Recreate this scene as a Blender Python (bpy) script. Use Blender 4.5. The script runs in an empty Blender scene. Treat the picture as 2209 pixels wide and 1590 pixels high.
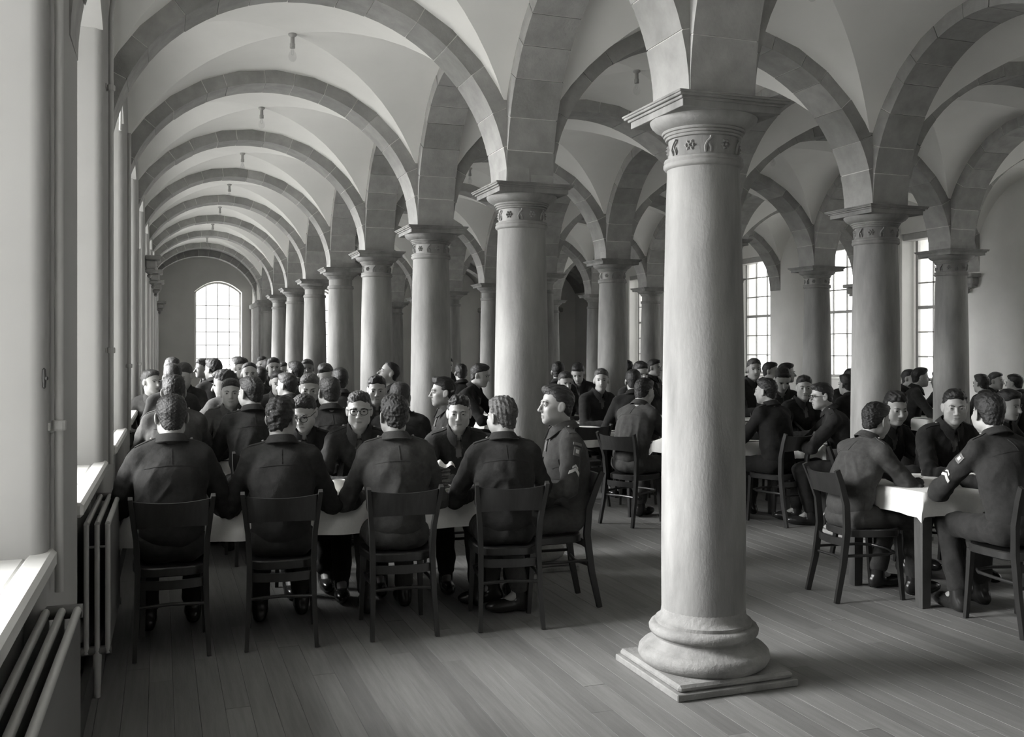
import bpy, bmesh, math, random
import numpy as np
from mathutils import Vector, Matrix
from mathutils.bvhtree import BVHTree

random.seed(7)
sc = bpy.context.scene
COL = sc.collection

# ------------------------------------------------------------------ camera
F = 2115.0                                   # focal length in pixels of a 2209 wide frame
VPX, HOR, EYE = 346.0, 752.0, 1.56           # vanishing point of the long axis, horizon row, eye height
TH = math.atan((1104.5 - VPX) / F)
CT, ST = math.cos(TH), math.sin(TH)
cam_d = bpy.data.cameras.new('camera')
cam = bpy.data.objects.new('camera', cam_d)
COL.objects.link(cam)
cam.location = (0, 0, EYE)
cam.rotation_euler = (math.radians(90), 0, -TH)
cam_d.sensor_width = 36.0
cam_d.lens = 36.0 * F / 2209.0
cam_d.shift_y = -(795.0 - HOR) / 2209.0
cam_d.clip_start = 0.02
cam_d.clip_end = 300
sc.camera = cam

# ------------------------------------------------------------------ sky, exposure
world = bpy.data.worlds.new('overcast_sky')
sc.world = world
world.use_nodes = True
wn = world.node_tree.nodes['Background']
wn.inputs['Color'].default_value = (1.0, 1.0, 0.985, 1)
wn.inputs['Strength'].default_value = 1.45
sun_d = bpy.data.lights.new('hazy_sun', 'SUN')
sun = bpy.data.objects.new('hazy_sun', sun_d)
COL.objects.link(sun)
sun_d.energy = 13.5
sun_d.angle = math.radians(46)
sun.rotation_euler = Vector((1.0, -0.40, -0.42)).to_track_quat('-Z', 'Y').to_euler()
vs = sc.view_settings
vs.view_transform = 'Standard'
vs.look = 'None'
vs.gamma = 1.0
vs.use_curve_mapping = False
vs.exposure = 1.5
sc.cycles.use_denoising = True
sc.cycles.max_bounces = 12
sc.cycles.diffuse_bounces = 7
sc.cycles.glossy_bounces = 3
sc.cycles.transparent_max_bounces = 12
sc.cycles.sample_clamp_indirect = 6.0


def at(px, py, d):
    """point of the place that the pixel (px, py) shows at depth d"""
    r = (px - 1104.5) / F * d
    return Vector((r * CT + d * ST, -r * ST + d * CT, EYE - (py - HOR) / F * d))


# ------------------------------------------------------------------ layout of the hall
WL, WR = -0.365, 11.62                        # inner faces of the long walls
RX = [2.46, 5.60, 8.82]                       # the three column rows
Y1, BAY = 4.132, 2.523
def YN(n):
    return Y1 + BAY * (n - 1)
YBACK, YEND = YN(0) - 2.4, YN(10)
SPR, CROWN = 2.716, 3.94                      # springing and crown of the arches
HB = 0.175                                    # half width of arch bands
NAVES = [(-0.31, RX[0] - HB), (RX[0] + HB, RX[1] - HB), (RX[1] + HB, RX[2] - HB), (RX[2] + HB, WR)]
TOPZ = 4.45
WROT = -0.0121                               # the left wall is not quite parallel to the columns

# ------------------------------------------------------------------ helpers
def me(name, verts, faces, smooth=False, mats=None, midx=None):
    m = bpy.data.meshes.new(name)
    m.from_pydata([tuple(v) for v in verts], [], [tuple(f) for f in faces])
    if smooth:
        m.polygons.foreach_set('use_smooth', [True] * len(m.polygons))
    for a in (mats or []):
        m.materials.append(a)
    if midx is not None:
        m.polygons.foreach_set('material_index', midx)
    m.update()
    return m


def ob(name, mesh, mat=None, parent=None, loc=None, rz=None, **tags):
    o = bpy.data.objects.new(name, mesh)
    COL.objects.link(o)
    if mat is not None and mesh is not None and not mesh.materials:
        mesh.materials.append(mat)
    if parent is not None:
        o.parent = parent
    if loc is not None:
        o.location = loc
    if rz is not None:
        o.rotation_euler = (0, 0, rz)
    for k, v in tags.items():
        if v is not None:
            o[k] = v
    return o


def thing(name, label, category, loc=(0, 0, 0), rz=0.0, group=None, mesh=None, mat=None):
    return ob(name, mesh, mat, None, loc, rz, label=label, category=category, group=group)


def struct(name, mesh=None, mat=None, parent=None, label=None, loc=None, rz=None):
    return ob(name, mesh, mat, parent, loc, rz, kind='structure' if parent is None else None, label=label)


class MB:
    """collects simple solids into one mesh"""
    def __init__(s):
        s.v, s.f = [], []

    def add(s, v, f):
        n = len(s.v)
        s.v += [tuple(p) for p in v]
        s.f += [tuple(i + n for i in q) for q in f]
        return s

    def box(s, x0, x1, y0, y1, z0, z1):
        v = [(x, y, z) for z in (z0, z1) for y in (y0, y1) for x in (x0, x1)]
        return s.add(v, [(0, 2, 3, 1), (4, 5, 7, 6), (0, 1, 5, 4), (2, 6, 7, 3), (0, 4, 6, 2), (1, 3, 7, 5)])

    def bbox(s, x0, x1, y0, y1, z0, z1, b=0.006):
        """box with chamfered edges"""
        c = [(x0 + x1) / 2, (y0 + y1) / 2, (z0 + z1) / 2]
        h = [(x1 - x0) / 2, (y1 - y0) / 2, (z1 - z0) / 2]
        b = min(b, min(h) * 0.9)
        vs_, idx = [], {}
        for sx in (-1, 1):
            for sy in (-1, 1):
                for sz in (-1, 1):
                    for ax in range(3):
                        p = [sx * h[0], sy * h[1], sz * h[2]]
                        for k in range(3):
                            if k != ax:
                                p[k] -= math.copysign(b, p[k])
                        idx[(sx, sy, sz, ax)] = len(vs_)
                        vs_.append([c[k] + p[k] for k in range(3)])
        fs = []
        S = (-1, 1)
        for ax in range(3):
            u, w = (ax + 1) % 3, (ax + 2) % 3
            for sg in S:
                q = []
                for a_, b_ in ((-1, -1), (1, -1), (1, 1), (-1, 1)):
                    k = [0, 0, 0]; k[ax] = sg; k[u] = a_; k[w] = b_
                    q.append(idx[(k[0], k[1], k[2], ax)])
                fs.append(q if sg > 0 else q[::-1])
        for ax in range(3):                       # edge strips
            u, w = (ax + 1) % 3, (ax + 2) % 3
            for su in S:
                for sw in S:
                    def g(sa, which):
                        k = [0, 0, 0]; k[ax] = sa; k[u] = su; k[w] = sw
                        return idx[(k[0], k[1], k[2], which)]
                    q = [g(-1, u), g(1, u), g(1, w), g(-1, w)]
                    fs.append(q if su * sw < 0 else q[::-1])
        for sx in S:
            for sy in S:
                for sz in S:
                    q = [idx[(sx, sy, sz, a)] for a in range(3)]
                    fs.append(q if sx * sy * sz > 0 else q[::-1])
        return s.add(vs_, fs)

    def tube(s, pts, r, n=8, cap=True, radii=None):
        pts = [Vector(p) for p in pts]
        vs_, fs = [], []
        up = None
        for i, p in enumerate(pts):
            t = (pts[min(i + 1, len(pts) - 1)] - pts[max(i - 1, 0)]).normalized()
            if up is None:
                up = Vector((0, 0, 1)) if abs(t.z) < 0.9 else Vector((1, 0, 0))
            a = t.cross(up).normalized()
            up = a.cross(t).normalized()
            rr = radii[i] if radii else r
            for k in range(n):
                w = 2 * math.pi * k / n
                vs_.append(p + a * (rr * math.cos(w)) + up * (rr * math.sin(w)))
        for i in range(len(pts) - 1):
            for k in range(n):
                fs.append((i * n + k, i * n + (k + 1) % n, (i + 1) * n + (k + 1) % n, (i + 1) * n + k))
        if cap:
            fs.append(tuple(range(n - 1, -1, -1)))
            fs.append(tuple(range((len(pts) - 1) * n, len(pts) * n)))
        return s.add(vs_, fs)

    def bar(s, pts, w, d, side=(1, 0, 0), ws=None):
        """rectangular section swept along pts; w across `side`, d across the other"""
        pts = [Vector(p) for p in pts]
        sd = Vector(side).normalized()
        vs_, fs = [], []
        for i, p in enumerate(pts):
            t = (pts[min(i + 1, len(pts) - 1)] - pts[max(i - 1, 0)]).normalized()
            nrm = t.cross(sd).normalized()
            k = ws[i] if ws else 1.0
            for a, b in ((-1, -1), (1, -1), (1, 1), (-1, 1)):
                vs_.append(p + sd * (a * w * k / 2) + nrm * (b * d * k / 2))
        for i in range(len(pts) - 1):
            for k in range(4):
                fs.append((i * 4 + k, i * 4 + (k + 1) % 4, (i + 1) * 4 + (k + 1) % 4, (i + 1) * 4 + k))
        fs.append((3, 2, 1, 0))
        n = (len(pts) - 1) * 4
        fs.append((n, n + 1, n + 2, n + 3))
        return s.add(vs_, fs)

    def lathe(s, prof, n=32, c=(0, 0, 0)):
        vs_, fs = [], []
        for r, z in prof:
            for k in range(n):
                w = 2 * math.pi * k / n
                vs_.append((c[0] + r * math.cos(w), c[1] + r * math.sin(w), c[2] + z))
        for i in range(len(prof) - 1):
            for k in range(n):
                fs.append((i * n + k, i * n + (k + 1) % n, (i + 1) * n + (k + 1) % n, (i + 1) * n + k))
        if prof[0][0] > 1e-4:
            fs.append(tuple(range(n - 1, -1, -1)))
        if prof[-1][0] > 1e-4:
            fs.append(tuple(range((len(prof) - 1) * n, len(prof) * n)))
        return s.add(vs_, fs)

    def prism(s, poly, x0, x1, axis='x'):
        """closed polygon extruded along an axis (poly in the other two coordinates)"""
        n = len(poly)
        def pt(a, p):
            return {'x': (a, p[0], p[1]), 'y': (p[0], a, p[1]), 'z': (p[0], p[1], a)}[axis]
        v = [pt(x0, p) for p in poly] + [pt(x1, p) for p in poly]
        f = [(i, (i + 1) % n, n + (i + 1) % n, n + i) for i in range(n)]
        f += [tuple(range(n - 1, -1, -1)), tuple(range(n, 2 * n))]
        return s.add(v, f)

    def mesh(s, name, smooth=False, mat=None, fix=True):
        m = me(name, s.v, s.f, False, [mat] if mat else None)
        if fix:
            b = bmesh.new(); b.from_mesh(m)
            bmesh.ops.recalc_face_normals(b, faces=b.faces)
            b.to_mesh(m); b.free()
        if smooth:
            m.polygons.foreach_set('use_smooth', [True] * len(m.polygons))
            m.set_sharp_from_angle(angle=math.radians(38))
        return m


# ------------------------------------------------------------------ materials
TINT = (1.0, 0.995, 0.965)
def gr(v):
    return (v * TINT[0], v * TINT[1], v * TINT[2], 1)


def mat(name, v, rough=0.6, noise=None, bump=None, spec=0.4, per_object=0.0, metallic=0.0):
    """grey procedural material; noise = (scale, amount, (sx,sy,sz), detail), bump = (scale, strength, (sx,sy,sz))"""
    m = bpy.data.materials.new(name)
    m.use_nodes = True
    nt = m.node_tree
    b = nt.nodes['Principled BSDF']
    b.inputs['Roughness'].default_value = rough
    b.inputs['Specular IOR Level'].default_value = spec
    b.inputs['Metallic'].default_value = metallic
    tc = nt.nodes.new('ShaderNodeTexCoord')
    def tex(scale, stretch, detail=5):
        mp = nt.nodes.new('ShaderNodeMapping')
        mp.inputs['Scale'].default_value = stretch
        nt.links.new(tc.outputs['Object'], mp.inputs['Vector'])
        t = nt.nodes.new('ShaderNodeTexNoise')
        t.inputs['Scale'].default_value = scale
        t.inputs['Detail'].default_value = detail
        t.inputs['Roughness'].default_value = 0.6
        nt.links.new(mp.outputs['Vector'], t.inputs['Vector'])
        return t, mp
    val = None
    if noise:
        t, mp = tex(noise[0], noise[2] if len(noise) > 2 else (1, 1, 1), noise[3] if len(noise) > 3 else 5)
        if per_object:
            oi0 = nt.nodes.new('ShaderNodeObjectInfo')
            vm = nt.nodes.new('ShaderNodeVectorMath'); vm.operation = 'ADD'
            sc_ = nt.nodes.new('ShaderNodeMath'); sc_.operation = 'MULTIPLY'; sc_.inputs[1].default_value = 37.0
            nt.links.new(oi0.outputs['Random'], sc_.inputs[0])
            nt.links.new(mp.outputs['Vector'], vm.inputs[0])
            nt.links.new(sc_.outputs[0], vm.inputs[1])
            nt.links.new(vm.outputs[0], t.inputs['Vector'])
        mr = nt.nodes.new('ShaderNodeMapRange')
        mr.inputs['From Min'].default_value = 0.3
        mr.inputs['From Max'].default_value = 0.7
        mr.inputs['To Min'].default_value = v * (1 - noise[1])
        mr.inputs['To Max'].default_value = v * (1 + noise[1])
        nt.links.new(t.outputs['Fac'], mr.inputs['Value'])
        val = mr.outputs['Result']
    if per_object:
        oi = nt.nodes.new('ShaderNodeObjectInfo')
        mr2 = nt.nodes.new('ShaderNodeMapRange')
        mr2.inputs['To Min'].default_value = 1 - per_object
        mr2.inputs['To Max'].default_value = 1 + per_object
        nt.links.new(oi.outputs['Random'], mr2.inputs['Value'])
        mu = nt.nodes.new('ShaderNodeMath'); mu.operation = 'MULTIPLY'
        if val is None:
            mu.inputs[0].default_value = v
        else:
            nt.links.new(val, mu.inputs[0])
        nt.links.new(mr2.outputs['Result'], mu.inputs[1])
        val = mu.outputs[0]
    if val is not None:
        mx = nt.nodes.new('ShaderNodeVectorMath'); mx.operation = 'SCALE'
        mx.inputs[0].default_value = TINT
        nt.links.new(val, mx.inputs['Scale'])
        nt.links.new(mx.outputs[0], b.inputs['Base Color'])
        m['val'] = 1
    else:
        b.inputs['Base Color'].default_value = gr(v)
    if bump:
        t2, _ = tex(bump[0], bump[2] if len(bump) > 2 else (1, 1, 1))
        bp = nt.nodes.new('ShaderNodeBump')
        bp.inputs['Strength'].default_value = bump[1]
        bp.inputs['Distance'].default_value = 0.01
        nt.links.new(t2.outputs['Fac'], bp.inputs['Height'])
        nt.links.new(bp.outputs['Normal'], b.inputs['Normal'])
    return m


M = {}
M['vault'] = mat('limewashed_plaster', 0.84, 0.85, (0.9, 0.05), (9, 0.08))
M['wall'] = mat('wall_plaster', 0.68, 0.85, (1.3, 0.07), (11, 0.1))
M['barrel_shade'] = mat('shade_toned_barrel', 0.26, 0.85, (5, 0.15))  # windowless bay's shade put into the colour, darker than the vault plaster
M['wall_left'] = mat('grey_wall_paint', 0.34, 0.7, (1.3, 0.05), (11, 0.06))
M['sill'] = mat('painted_sill', 0.62, 0.35, (3, 0.05))
M['arch'] = mat('arch_sandstone', 0.31, 0.85, (7, 0.16), (45, 0.25), per_object=0.14)
M['mortar'] = mat('pale_mortar', 0.66, 0.9, (20, 0.15))
M['column'] = mat('column_sandstone', 0.21, 0.88, (4.5, 0.36, (1, 1, 0.22), 9), (75, 0.18, (1, 1, 0.4)), per_object=0.06)
M['base'] = mat('worn_base_stone', 0.22, 0.85, (6, 0.3), (40, 0.5))
M['board'] = mat('floorboard_wood', 0.165, 0.52, (5, 0.16, (9, 0.5, 1)), (60, 0.12, (4, 0.2, 1)), per_object=0.16)
M['tube'] = mat('lit_radiator_tube', 0.42, 0.35)  # paler than the panels: window light from above is in this colour
M['under'] = mat('subfloor', 0.10, 0.9)
M['chair'] = mat('dark_bentwood', 0.024, 0.33, (9, 0.25, (6, 1, 1)), per_object=0.1)
M['table'] = mat('table_wood', 0.06, 0.45, (8, 0.25, (1, 6, 1)))
M['cloth'] = mat('white_linen', 0.80, 0.8, (60, 0.03), (140, 0.1))
M['china'] = mat('white_china', 0.8, 0.15)
M['tea'] = mat('tea', 0.05, 0.1)
M['bread'] = mat('brown_bread', 0.14, 0.9, (40, 0.35), (60, 0.4))
M['paint'] = mat('grey_radiator_paint', 0.15, 0.35, (5, 0.06))
M['pipe'] = mat('painted_pipe', 0.42, 0.4, (5, 0.06))
M['iron'] = mat('black_iron', 0.03, 0.4)
M['frame'] = mat('painted_window_wood', 0.40, 0.45, (8, 0.08))
M['door'] = mat('dark_door_wood', 0.05, 0.5, (6, 0.25, (4, 1, 0.3)))
M['skin'] = mat('skin', 0.27, 0.5, (14, 0.07), (160, 0.06))
M['skin_dark'] = mat('dark_skin', 0.09, 0.45, (14, 0.08))
M['lip'] = mat('lip', 0.15, 0.45)
M['eye_white'] = mat('eye_white', 0.30, 0.2)
M['iris'] = mat('iris', 0.025, 0.15)
M['hair_dark'] = mat('dark_hair', 0.010, 0.5, (70, 0.5, (1, 0.25, 1)), (130, 0.6, (1, 0.2, 1)), spec=0.4)
M['hair_mid'] = mat('brown_hair', 0.022, 0.5, (70, 0.5, (1, 0.25, 1)), (130, 0.6, (1, 0.2, 1)), spec=0.4)
M['hair_fair'] = mat('fair_hair', 0.052, 0.5, (70, 0.45, (1, 0.25, 1)), (130, 0.6, (1, 0.2, 1)), spec=0.4)
M['boot'] = mat('black_leather', 0.02, 0.22)
M['sock'] = mat('grey_wool_sock', 0.2, 0.9)
M['shirt'] = mat('khaki_shirt', 0.07, 0.85)
M['shirt_pale'] = mat('pale_shirt', 0.42, 0.85)
M['tie'] = mat('wool_tie', 0.09, 0.8)
M['badge'] = mat('pale_cloth_badge', 0.45, 0.8)
M['badge_dark'] = mat('woven_dark_badge', 0.12, 0.85)
M['rim'] = mat('dark_spectacle_rim', 0.015, 0.25)
M['button'] = mat('brass_button', 0.25, 0.35)
M['socket'] = mat('lamp_socket', 0.36, 0.4)
M['paper'] = mat('paper', 0.7, 0.8, (30, 0.05))
M['ext'] = mat('outdoor_ground', 0.68, 0.9)
M['house'] = mat('pale_render', 0.5, 0.9)
M['roof'] = mat('roof_tiles', 0.25, 0.9)


def wool(name, v):
    m = mat(name, v, 0.95, (28, 0.20, (1, 1, 1), 9), (30, 0.32), spec=0.15)
    nt = m.node_tree
    b = nt.nodes['Principled BSDF']
    b.inputs['Sheen Weight'].default_value = 0.05
    b.inputs['Sheen Roughness'].default_value = 0.5
    b.inputs['Sheen Tint'].default_value = gr(0.5)
    return m
M['wool'] = wool('serge_wool', 0.024)
M['wool_b'] = wool('lit_serge_wool', 0.050)  # paler serge, raised to carry the light falling on lit jackets
M['wool_c'] = wool('dark_serge_wool', 0.016)


def glass_mat(name, refl=0.04):
    m = bpy.data.materials.new(name)
    m.use_nodes = True
    nt = m.node_tree
    nt.nodes.remove(nt.nodes['Principled BSDF'])
    out = nt.nodes['Material Output']
    tr = nt.nodes.new('ShaderNodeBsdfTransparent')
    tr.inputs['Color'].default_value = (0.96, 0.96, 0.96, 1)
    gl = nt.nodes.new('ShaderNodeBsdfGlossy')
    gl.inputs['Roughness'].default_value = 0.03
    mx = nt.nodes.new('ShaderNodeMixShader')
    mx.inputs[0].default_value = refl
    nt.links.new(tr.outputs[0], mx.inputs[1])
    nt.links.new(gl.outputs[0], mx.inputs[2])
    nt.links.new(mx.outputs[0], out.inputs['Surface'])
    return m
M['glass'] = glass_mat('window_glass')
M['bulb'] = glass_mat('bulb_glass')

# ------------------------------------------------------------------ outdoors
mb = MB().box(-60, 80, -60, 90, -1.3, -1.2)
struct('ground_outside', mb.mesh('ground_outside'), M['ext'])
hs = thing('house', 'pale rendered house with a pitched roof seen through the far right windows', 'house')
ob('wall', MB().box(34, 42, -12, 60, -1.2, 2.2).mesh('wall'), M['house'], hs)
ob('roof', MB().prism([(33.7, 2.2), (42.3, 2.2), (38, 5.2)], -12.3, 60.3, 'y').mesh('roof'), M['roof'], hs)

# ------------------------------------------------------------------ floor
floor = struct('floor', MB().box(WL - 0.6, WR + 0.5, YBACK - 0.3, YEND + 0.6, -0.2, -0.022).mesh('floor'), M['under'])
bw = 0.105
near_boards, far = 0, MB()
ns = int((WR - WL) / bw) + 1
rb = random.Random(3)
board_meshes = {}
for i in range(ns):
    x0 = WL + i * bw
    x1 = min(x0 + bw, WR)
    y = YBACK - rb.uniform(0, 2.0)
    while y < YEND + 0.4:
        ln = rb.choice([2.0, 2.6, 3.2, 3.8])
        ya, yb = max(y, YBACK), min(y + ln, YEND + 0.4)
        y += ln
        if yb - ya < 0.1:
            continue
        dz = rb.uniform(-0.0012, 0.0)
        ym = (ya + yb) / 2
        dep = 0.3353 * x0 + 0.942 * yb
        if dep > 2.9 and dep < 10.5 and yb > 2.0 and x0 > -0.1 and x0 < 7.6 and near_boards < 298 and yb - ya > 0.3:
            key = (round(yb - ya, 2))
            if key not in board_meshes:
                L = yb - ya
                board_meshes[key] = MB().bbox(0.0006, bw - 0.0006, 0.0006, L - 0.0006, -0.022, 0, 0.0006).mesh('floorboard', mat=M['board'])
            ob('floorboard', board_meshes[key], None, floor, (x0, ya, dz))
            near_boards += 1
        else:
            far.box(x0 + 0.001, x1 - 0.001, ya + 0.001, yb - 0.001, -0.022, dz)
ob('floorboards', far.mesh('floorboards'), M['board'], floor, kind='stuff')

# ------------------------------------------------------------------ walls
def WP(x, y, z=0):
    c, s_ = math.cos(WROT), math.sin(WROT)
    return (x * c - y * s_, x * s_ + y * c, z)
ORD = 14
def seg_arch(y0, y1, zs, rise, n=ORD):
    """points of a segmental head from (y0, zs) to (y1, zs)"""
    return [(y0 + (y1 - y0) * k / n, zs + rise * (1 - (2 * k / n - 1) ** 2)) for k in range(n + 1)]


def round_rect(x0, x1, y0, y1, r, corners):
    """plan polygon with rounded inner corners: corners in order (x1,y0),(x1,y1)"""
    p = [(x0, y0)]
    for (cx, cy, a0) in ((x1 - r, y0 + r, -90), (x1 - r, y1 - r, 0)):
        for k in range(6):
            w = math.radians(a0 + 18 * k)
            p.append((cx + r * math.cos(w), cy + r * math.sin(w)))
    p.append((x0, y1))
    return p

# left wall: windows as the photograph spaces them
LWIN = [(1.70, 3.25), (4.32, 5.78), (6.80, 8.15)] + [(YN(k) + 0.1, YN(k + 1) - 0.92) for k in range(3, 9)]
LW0 = WL - 0.62
LSILL, LHEAD = 0.93, 3.30
mb = MB()
edges = [YBACK - 0.3] + [e for w in LWIN for e in w] + [YEND + 0.6]
for k in range(0, len(edges), 2):
    mb.prism(round_rect(LW0, WL, edges[k], edges[k + 1], 0.045, None), 0, TOPZ, 'z')
for (a, b) in LWIN:
    hd = seg_arch(a - 0.01, b + 0.01, LHEAD, 0.2)
    mb.prism(hd + [(b + 0.01, TOPZ), (a - 0.01, TOPZ)], LW0, WL, 'x')
    mb.box(LW0, WL - 0.06, a - 0.05, b + 0.05, 0, LSILL - 0.04)
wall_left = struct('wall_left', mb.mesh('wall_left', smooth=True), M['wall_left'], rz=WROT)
for i, (a, b) in enumerate(LWIN):
    sl = MB().bbox(LW0 + 0.1, WL - 0.055, a - 0.03, b + 0.06, LSILL - 0.04, LSILL, 0.008)
    ob('window_sill', sl.mesh('window_sill'), M['sill'], wall_left)
    sn = MB().bbox(WL - 0.055, WL + 0.022, a - 0.04, b + 0.10, LSILL - 0.05, LSILL + 0.010, 0.012)
    ob('sill_nosing', sn.mesh('sill_nosing'), M['sill'], wall_left)


def sash_window(name, plane, u0, u1, z0, z1, cols, rows, axis, rise=0.0, fw=0.055, meet=None, label=None, rz=None):
    """glazed timber window; axis 'x' = lies in a plane of constant x (u is y), axis 'y' = constant y (u is x)"""
    w = struct(name, label=label, rz=rz)
    def bx(m, a0, a1, b0, b1, d=0.05):
        if axis == 'x':
            m.box(plane - d / 2, plane + d / 2, a0, a1, b0, b1)
        else:
            m.box(a0, a1, plane - d / 2, plane + d / 2, b0, b1)
        return m
    fr = MB()
    bx(fr, u0, u0 + fw, z0, z1); bx(fr, u1 - fw, u1, z0, z1); bx(fr, u0, u1, z0, z0 + fw)
    if rise:
        hd = seg_arch(u0, u1, z1 - fw, rise)
        top = [(p[0], p[1] + fw) for p in hd]
        fr.prism(hd + top[::-1], plane - 0.025, plane + 0.025, axis)
    else:
        bx(fr, u0, u1, z1 - fw, z1)
    ob('window_frame', fr.mesh('window_frame'), M['frame'], w)
    rail = meet if meet is not None else None
    for c in range(1, cols):
        u = u0 + (u1 - u0) * c / cols
        ob('glazing_bar', bx(MB(), u - 0.011, u + 0.011, z0 + fw, z1 - fw + rise, 0.03).mesh('glazing_bar'), M['frame'], w)
    for r in range(1, rows):
        z = z0 + (z1 - z0) * r / rows
        t = 0.026 if rail == r else 0.011
        ob('meeting_rail' if rail == r else 'glazing_bar', bx(MB(), u0 + fw, u1 - fw, z - t, z + t, 0.045 if rail == r else 0.03).mesh('glazing_bar'), M['frame'], w)
    cu, cz = (u1 - u0) / cols, (z1 - z0) / rows
    for c in range(cols):
        for r in range(rows):
            a0, b0 = u0 + c * cu, z0 + r * cz
            b1 = b0 + cz
            if rise and r == rows - 1:
                b1 += rise
            ob('pane', bx(MB(), a0 + 0.004, a0 + cu - 0.004, b0 + 0.004, b1 - 0.004, 0.004).mesh('pane'), M['glass'], w)
    return w

nwin = 1
for (a, b) in LWIN:
    sash_window('window_%d' % nwin, LW0 + 0.10, a, b, LSILL, LHEAD, 3, 6, 'x', rise=0.2, meet=3, rz=WROT)
    nwin += 1

# right wall with sash windows in splayed reveals
RWIN = [(YN(n) + 0.26, YN(n) + 1.42) for n in range(0, 9)]
RW1 = WR + 0.5
RS, RH = 1.02, 3.46
mb = MB()
edges = [YBACK - 0.3] + [e for w in RWIN for e in w] + [YEND + 0.6]
for k in range(0, len(edges), 2):
    a, b = edges[k], edges[k + 1]
    sp = 0.07
    poly = [(RW1, a), (RW1, b), (WR + 0.02, b + (-sp if k < len(edges) - 2 else 0)), (WR, b - sp - 0.02 if k < len(edges) - 2 else b),
            (WR, a + sp + 0.02 if k else a), (WR + 0.02, a + (sp if k else 0))]
    mb.prism(poly, 0, TOPZ, 'z')
for (a, b) in RWIN:
    mb.box(WR, RW1, a - 0.1, b + 0.1, RH, TOPZ)
    mb.box(WR, RW1, a - 0.1, b + 0.1, 0, RS)
wall_right = struct('wall_right', mb.mesh('wall_right'), M['wall'])
for (a, b) in RWIN:
    sash_window('window_%d' % nwin, WR + 0.26, a, b, RS, RH, 3, 6, 'x', fw=0.06, meet=3)
    ob('window_lintel', MB().bbox(WR + 0.02, WR + 0.24, a - 0.05, b + 0.05, RH - 0.11, RH, 0.006).mesh('window_lintel'), M['frame'], wall_right)
    ob('window_sill', MB().bbox(WR - 0.04, WR + 0.24, a - 0.08, b + 0.08, RS - 0.03, RS + 0.01, 0.008).mesh('window_sill'), M['sill'], wall_right)
    nwin += 1

# wall behind the camera
struct('wall_back', MB().box(WL - 0.6, WR + 0.5, YBACK - 0.3, YBACK, 0, TOPZ).mesh('wall_back'), M['wall'])
# roof over the vaults
struct('roof_slab', MB().box(WL - 0.65, WR + 0.55, YBACK - 0.35, YEND + 0.7, TOPZ - 0.02, TOPZ + 0.15).mesh('roof_slab'), M['under'])

# end wall, with tall arched windows and a doorway
EW = [(0.84, 2.03, 0.95, 3.05, 0.28), (3.35, 4.55, 0.95, 2.95, 0.28), (6.75, 8.0, 0.95, 2.75, 0.35)]
DOOR = (9.75, 10.72, 2.42)
mb = MB()
xs_ = [WL - 0.6] + [e for w in EW for e in w[:2]] + [DOOR[0], DOOR[1], WR + 0.5]
for k in range(0, len(xs_), 2):
    mb.box(xs_[k], xs_[k + 1], YEND, YEND + 0.6, 0, TOPZ)
for (a, b, z0, z1, rs) in EW:
    mb.box(a, b, YEND, YEND + 0.6, 0, z0)
    mb.prism(seg_arch(a, b, z1, rs) + [(b, TOPZ), (a, TOPZ)], YEND, YEND + 0.6, 'y')
mb.box(DOOR[0], DOOR[1], YEND, YEND + 0.6, DOOR[2], TOPZ)
struct('wall_end', mb.mesh('wall_end', smooth=True), M['wall'])
for (a, b, z0, z1, rs) in EW:
    sash_window('window_%d' % nwin, YEND + 0.34, a, b, z0, z1, 4, 6, 'y', rise=rs, fw=0.05)
    nwin += 1
d = struct('door_1', MB().bbox(DOOR[0], DOOR[1], YEND + 0.22, YEND + 0.27, 0, DOOR[2], 0.006).mesh('door_1'), M['door'])
for zc0, zc1 in ((0.2, 1.0), (1.15, 2.25)):
    for xc in (0.08, 0.53):
        ob('door_panel', MB().bbox(DOOR[0] + xc, DOOR[0] + xc + 0.36, YEND + 0.205, YEND + 0.225, zc0, zc1, 0.008).mesh('door_panel'), M['door'], d)
ob('door_handle', MB().tube([(DOOR[1] - 0.08, YEND + 0.22, 1.05), (DOOR[1] - 0.08, YEND + 0.16, 1.05), (DOOR[1] - 0.18, YEND + 0.16, 1.05)], 0.01).mesh('door_handle'), M['iron'], d)
sur = struct('trim_1', MB().box(DOOR[1], DOOR[1] + 0.32, YEND - 0.10, YEND, 0, DOOR[2]).box(DOOR[0] - 0.30, DOOR[0], YEND - 0.10, YEND, 0, DOOR[2])
             .box(DOOR[0] - 0.34, DOOR[1] + 0.36, YEND - 0.12, YEND, DOOR[2], DOOR[2] + 0.22).mesh('trim_1'), M['arch'])
ob('cornice', MB().bbox(DOOR[0] - 0.42, DOOR[1] + 0.44, YEND - 0.20, YEND, DOOR[2] + 0.22, DOOR[2] + 0.34, 0.02).mesh('cornice'), M['arch'], sur)

# solid piers of the last, barrel vaulted bay
for i, x in enumerate(RX):
    p = struct('trim_%d' % (2 + i), MB().box(x - 0.2, x + 0.2, YN(9) + 0.35, YEND, 0, SPR).mesh('pier'), M['arch'])
    ob('impost', MB().bbox(x - 0.25, x + 0.25, YN(9) + 0.30, YEND, SPR - 0.12, SPR, 0.02).mesh('impost'), M['arch'], p)
    ob('upper_wall', MB().box(x - 0.17, x + 0.17, YN(9) + 0.35, YEND, SPR, TOPZ).mesh('upper_wall'), M['vault'], p)
tn = 5

# ------------------------------------------------------------------ vaults
ceiling = struct('ceiling')
HT = CROWN + 0.12 - SPR                                   # rise of the web

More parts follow.
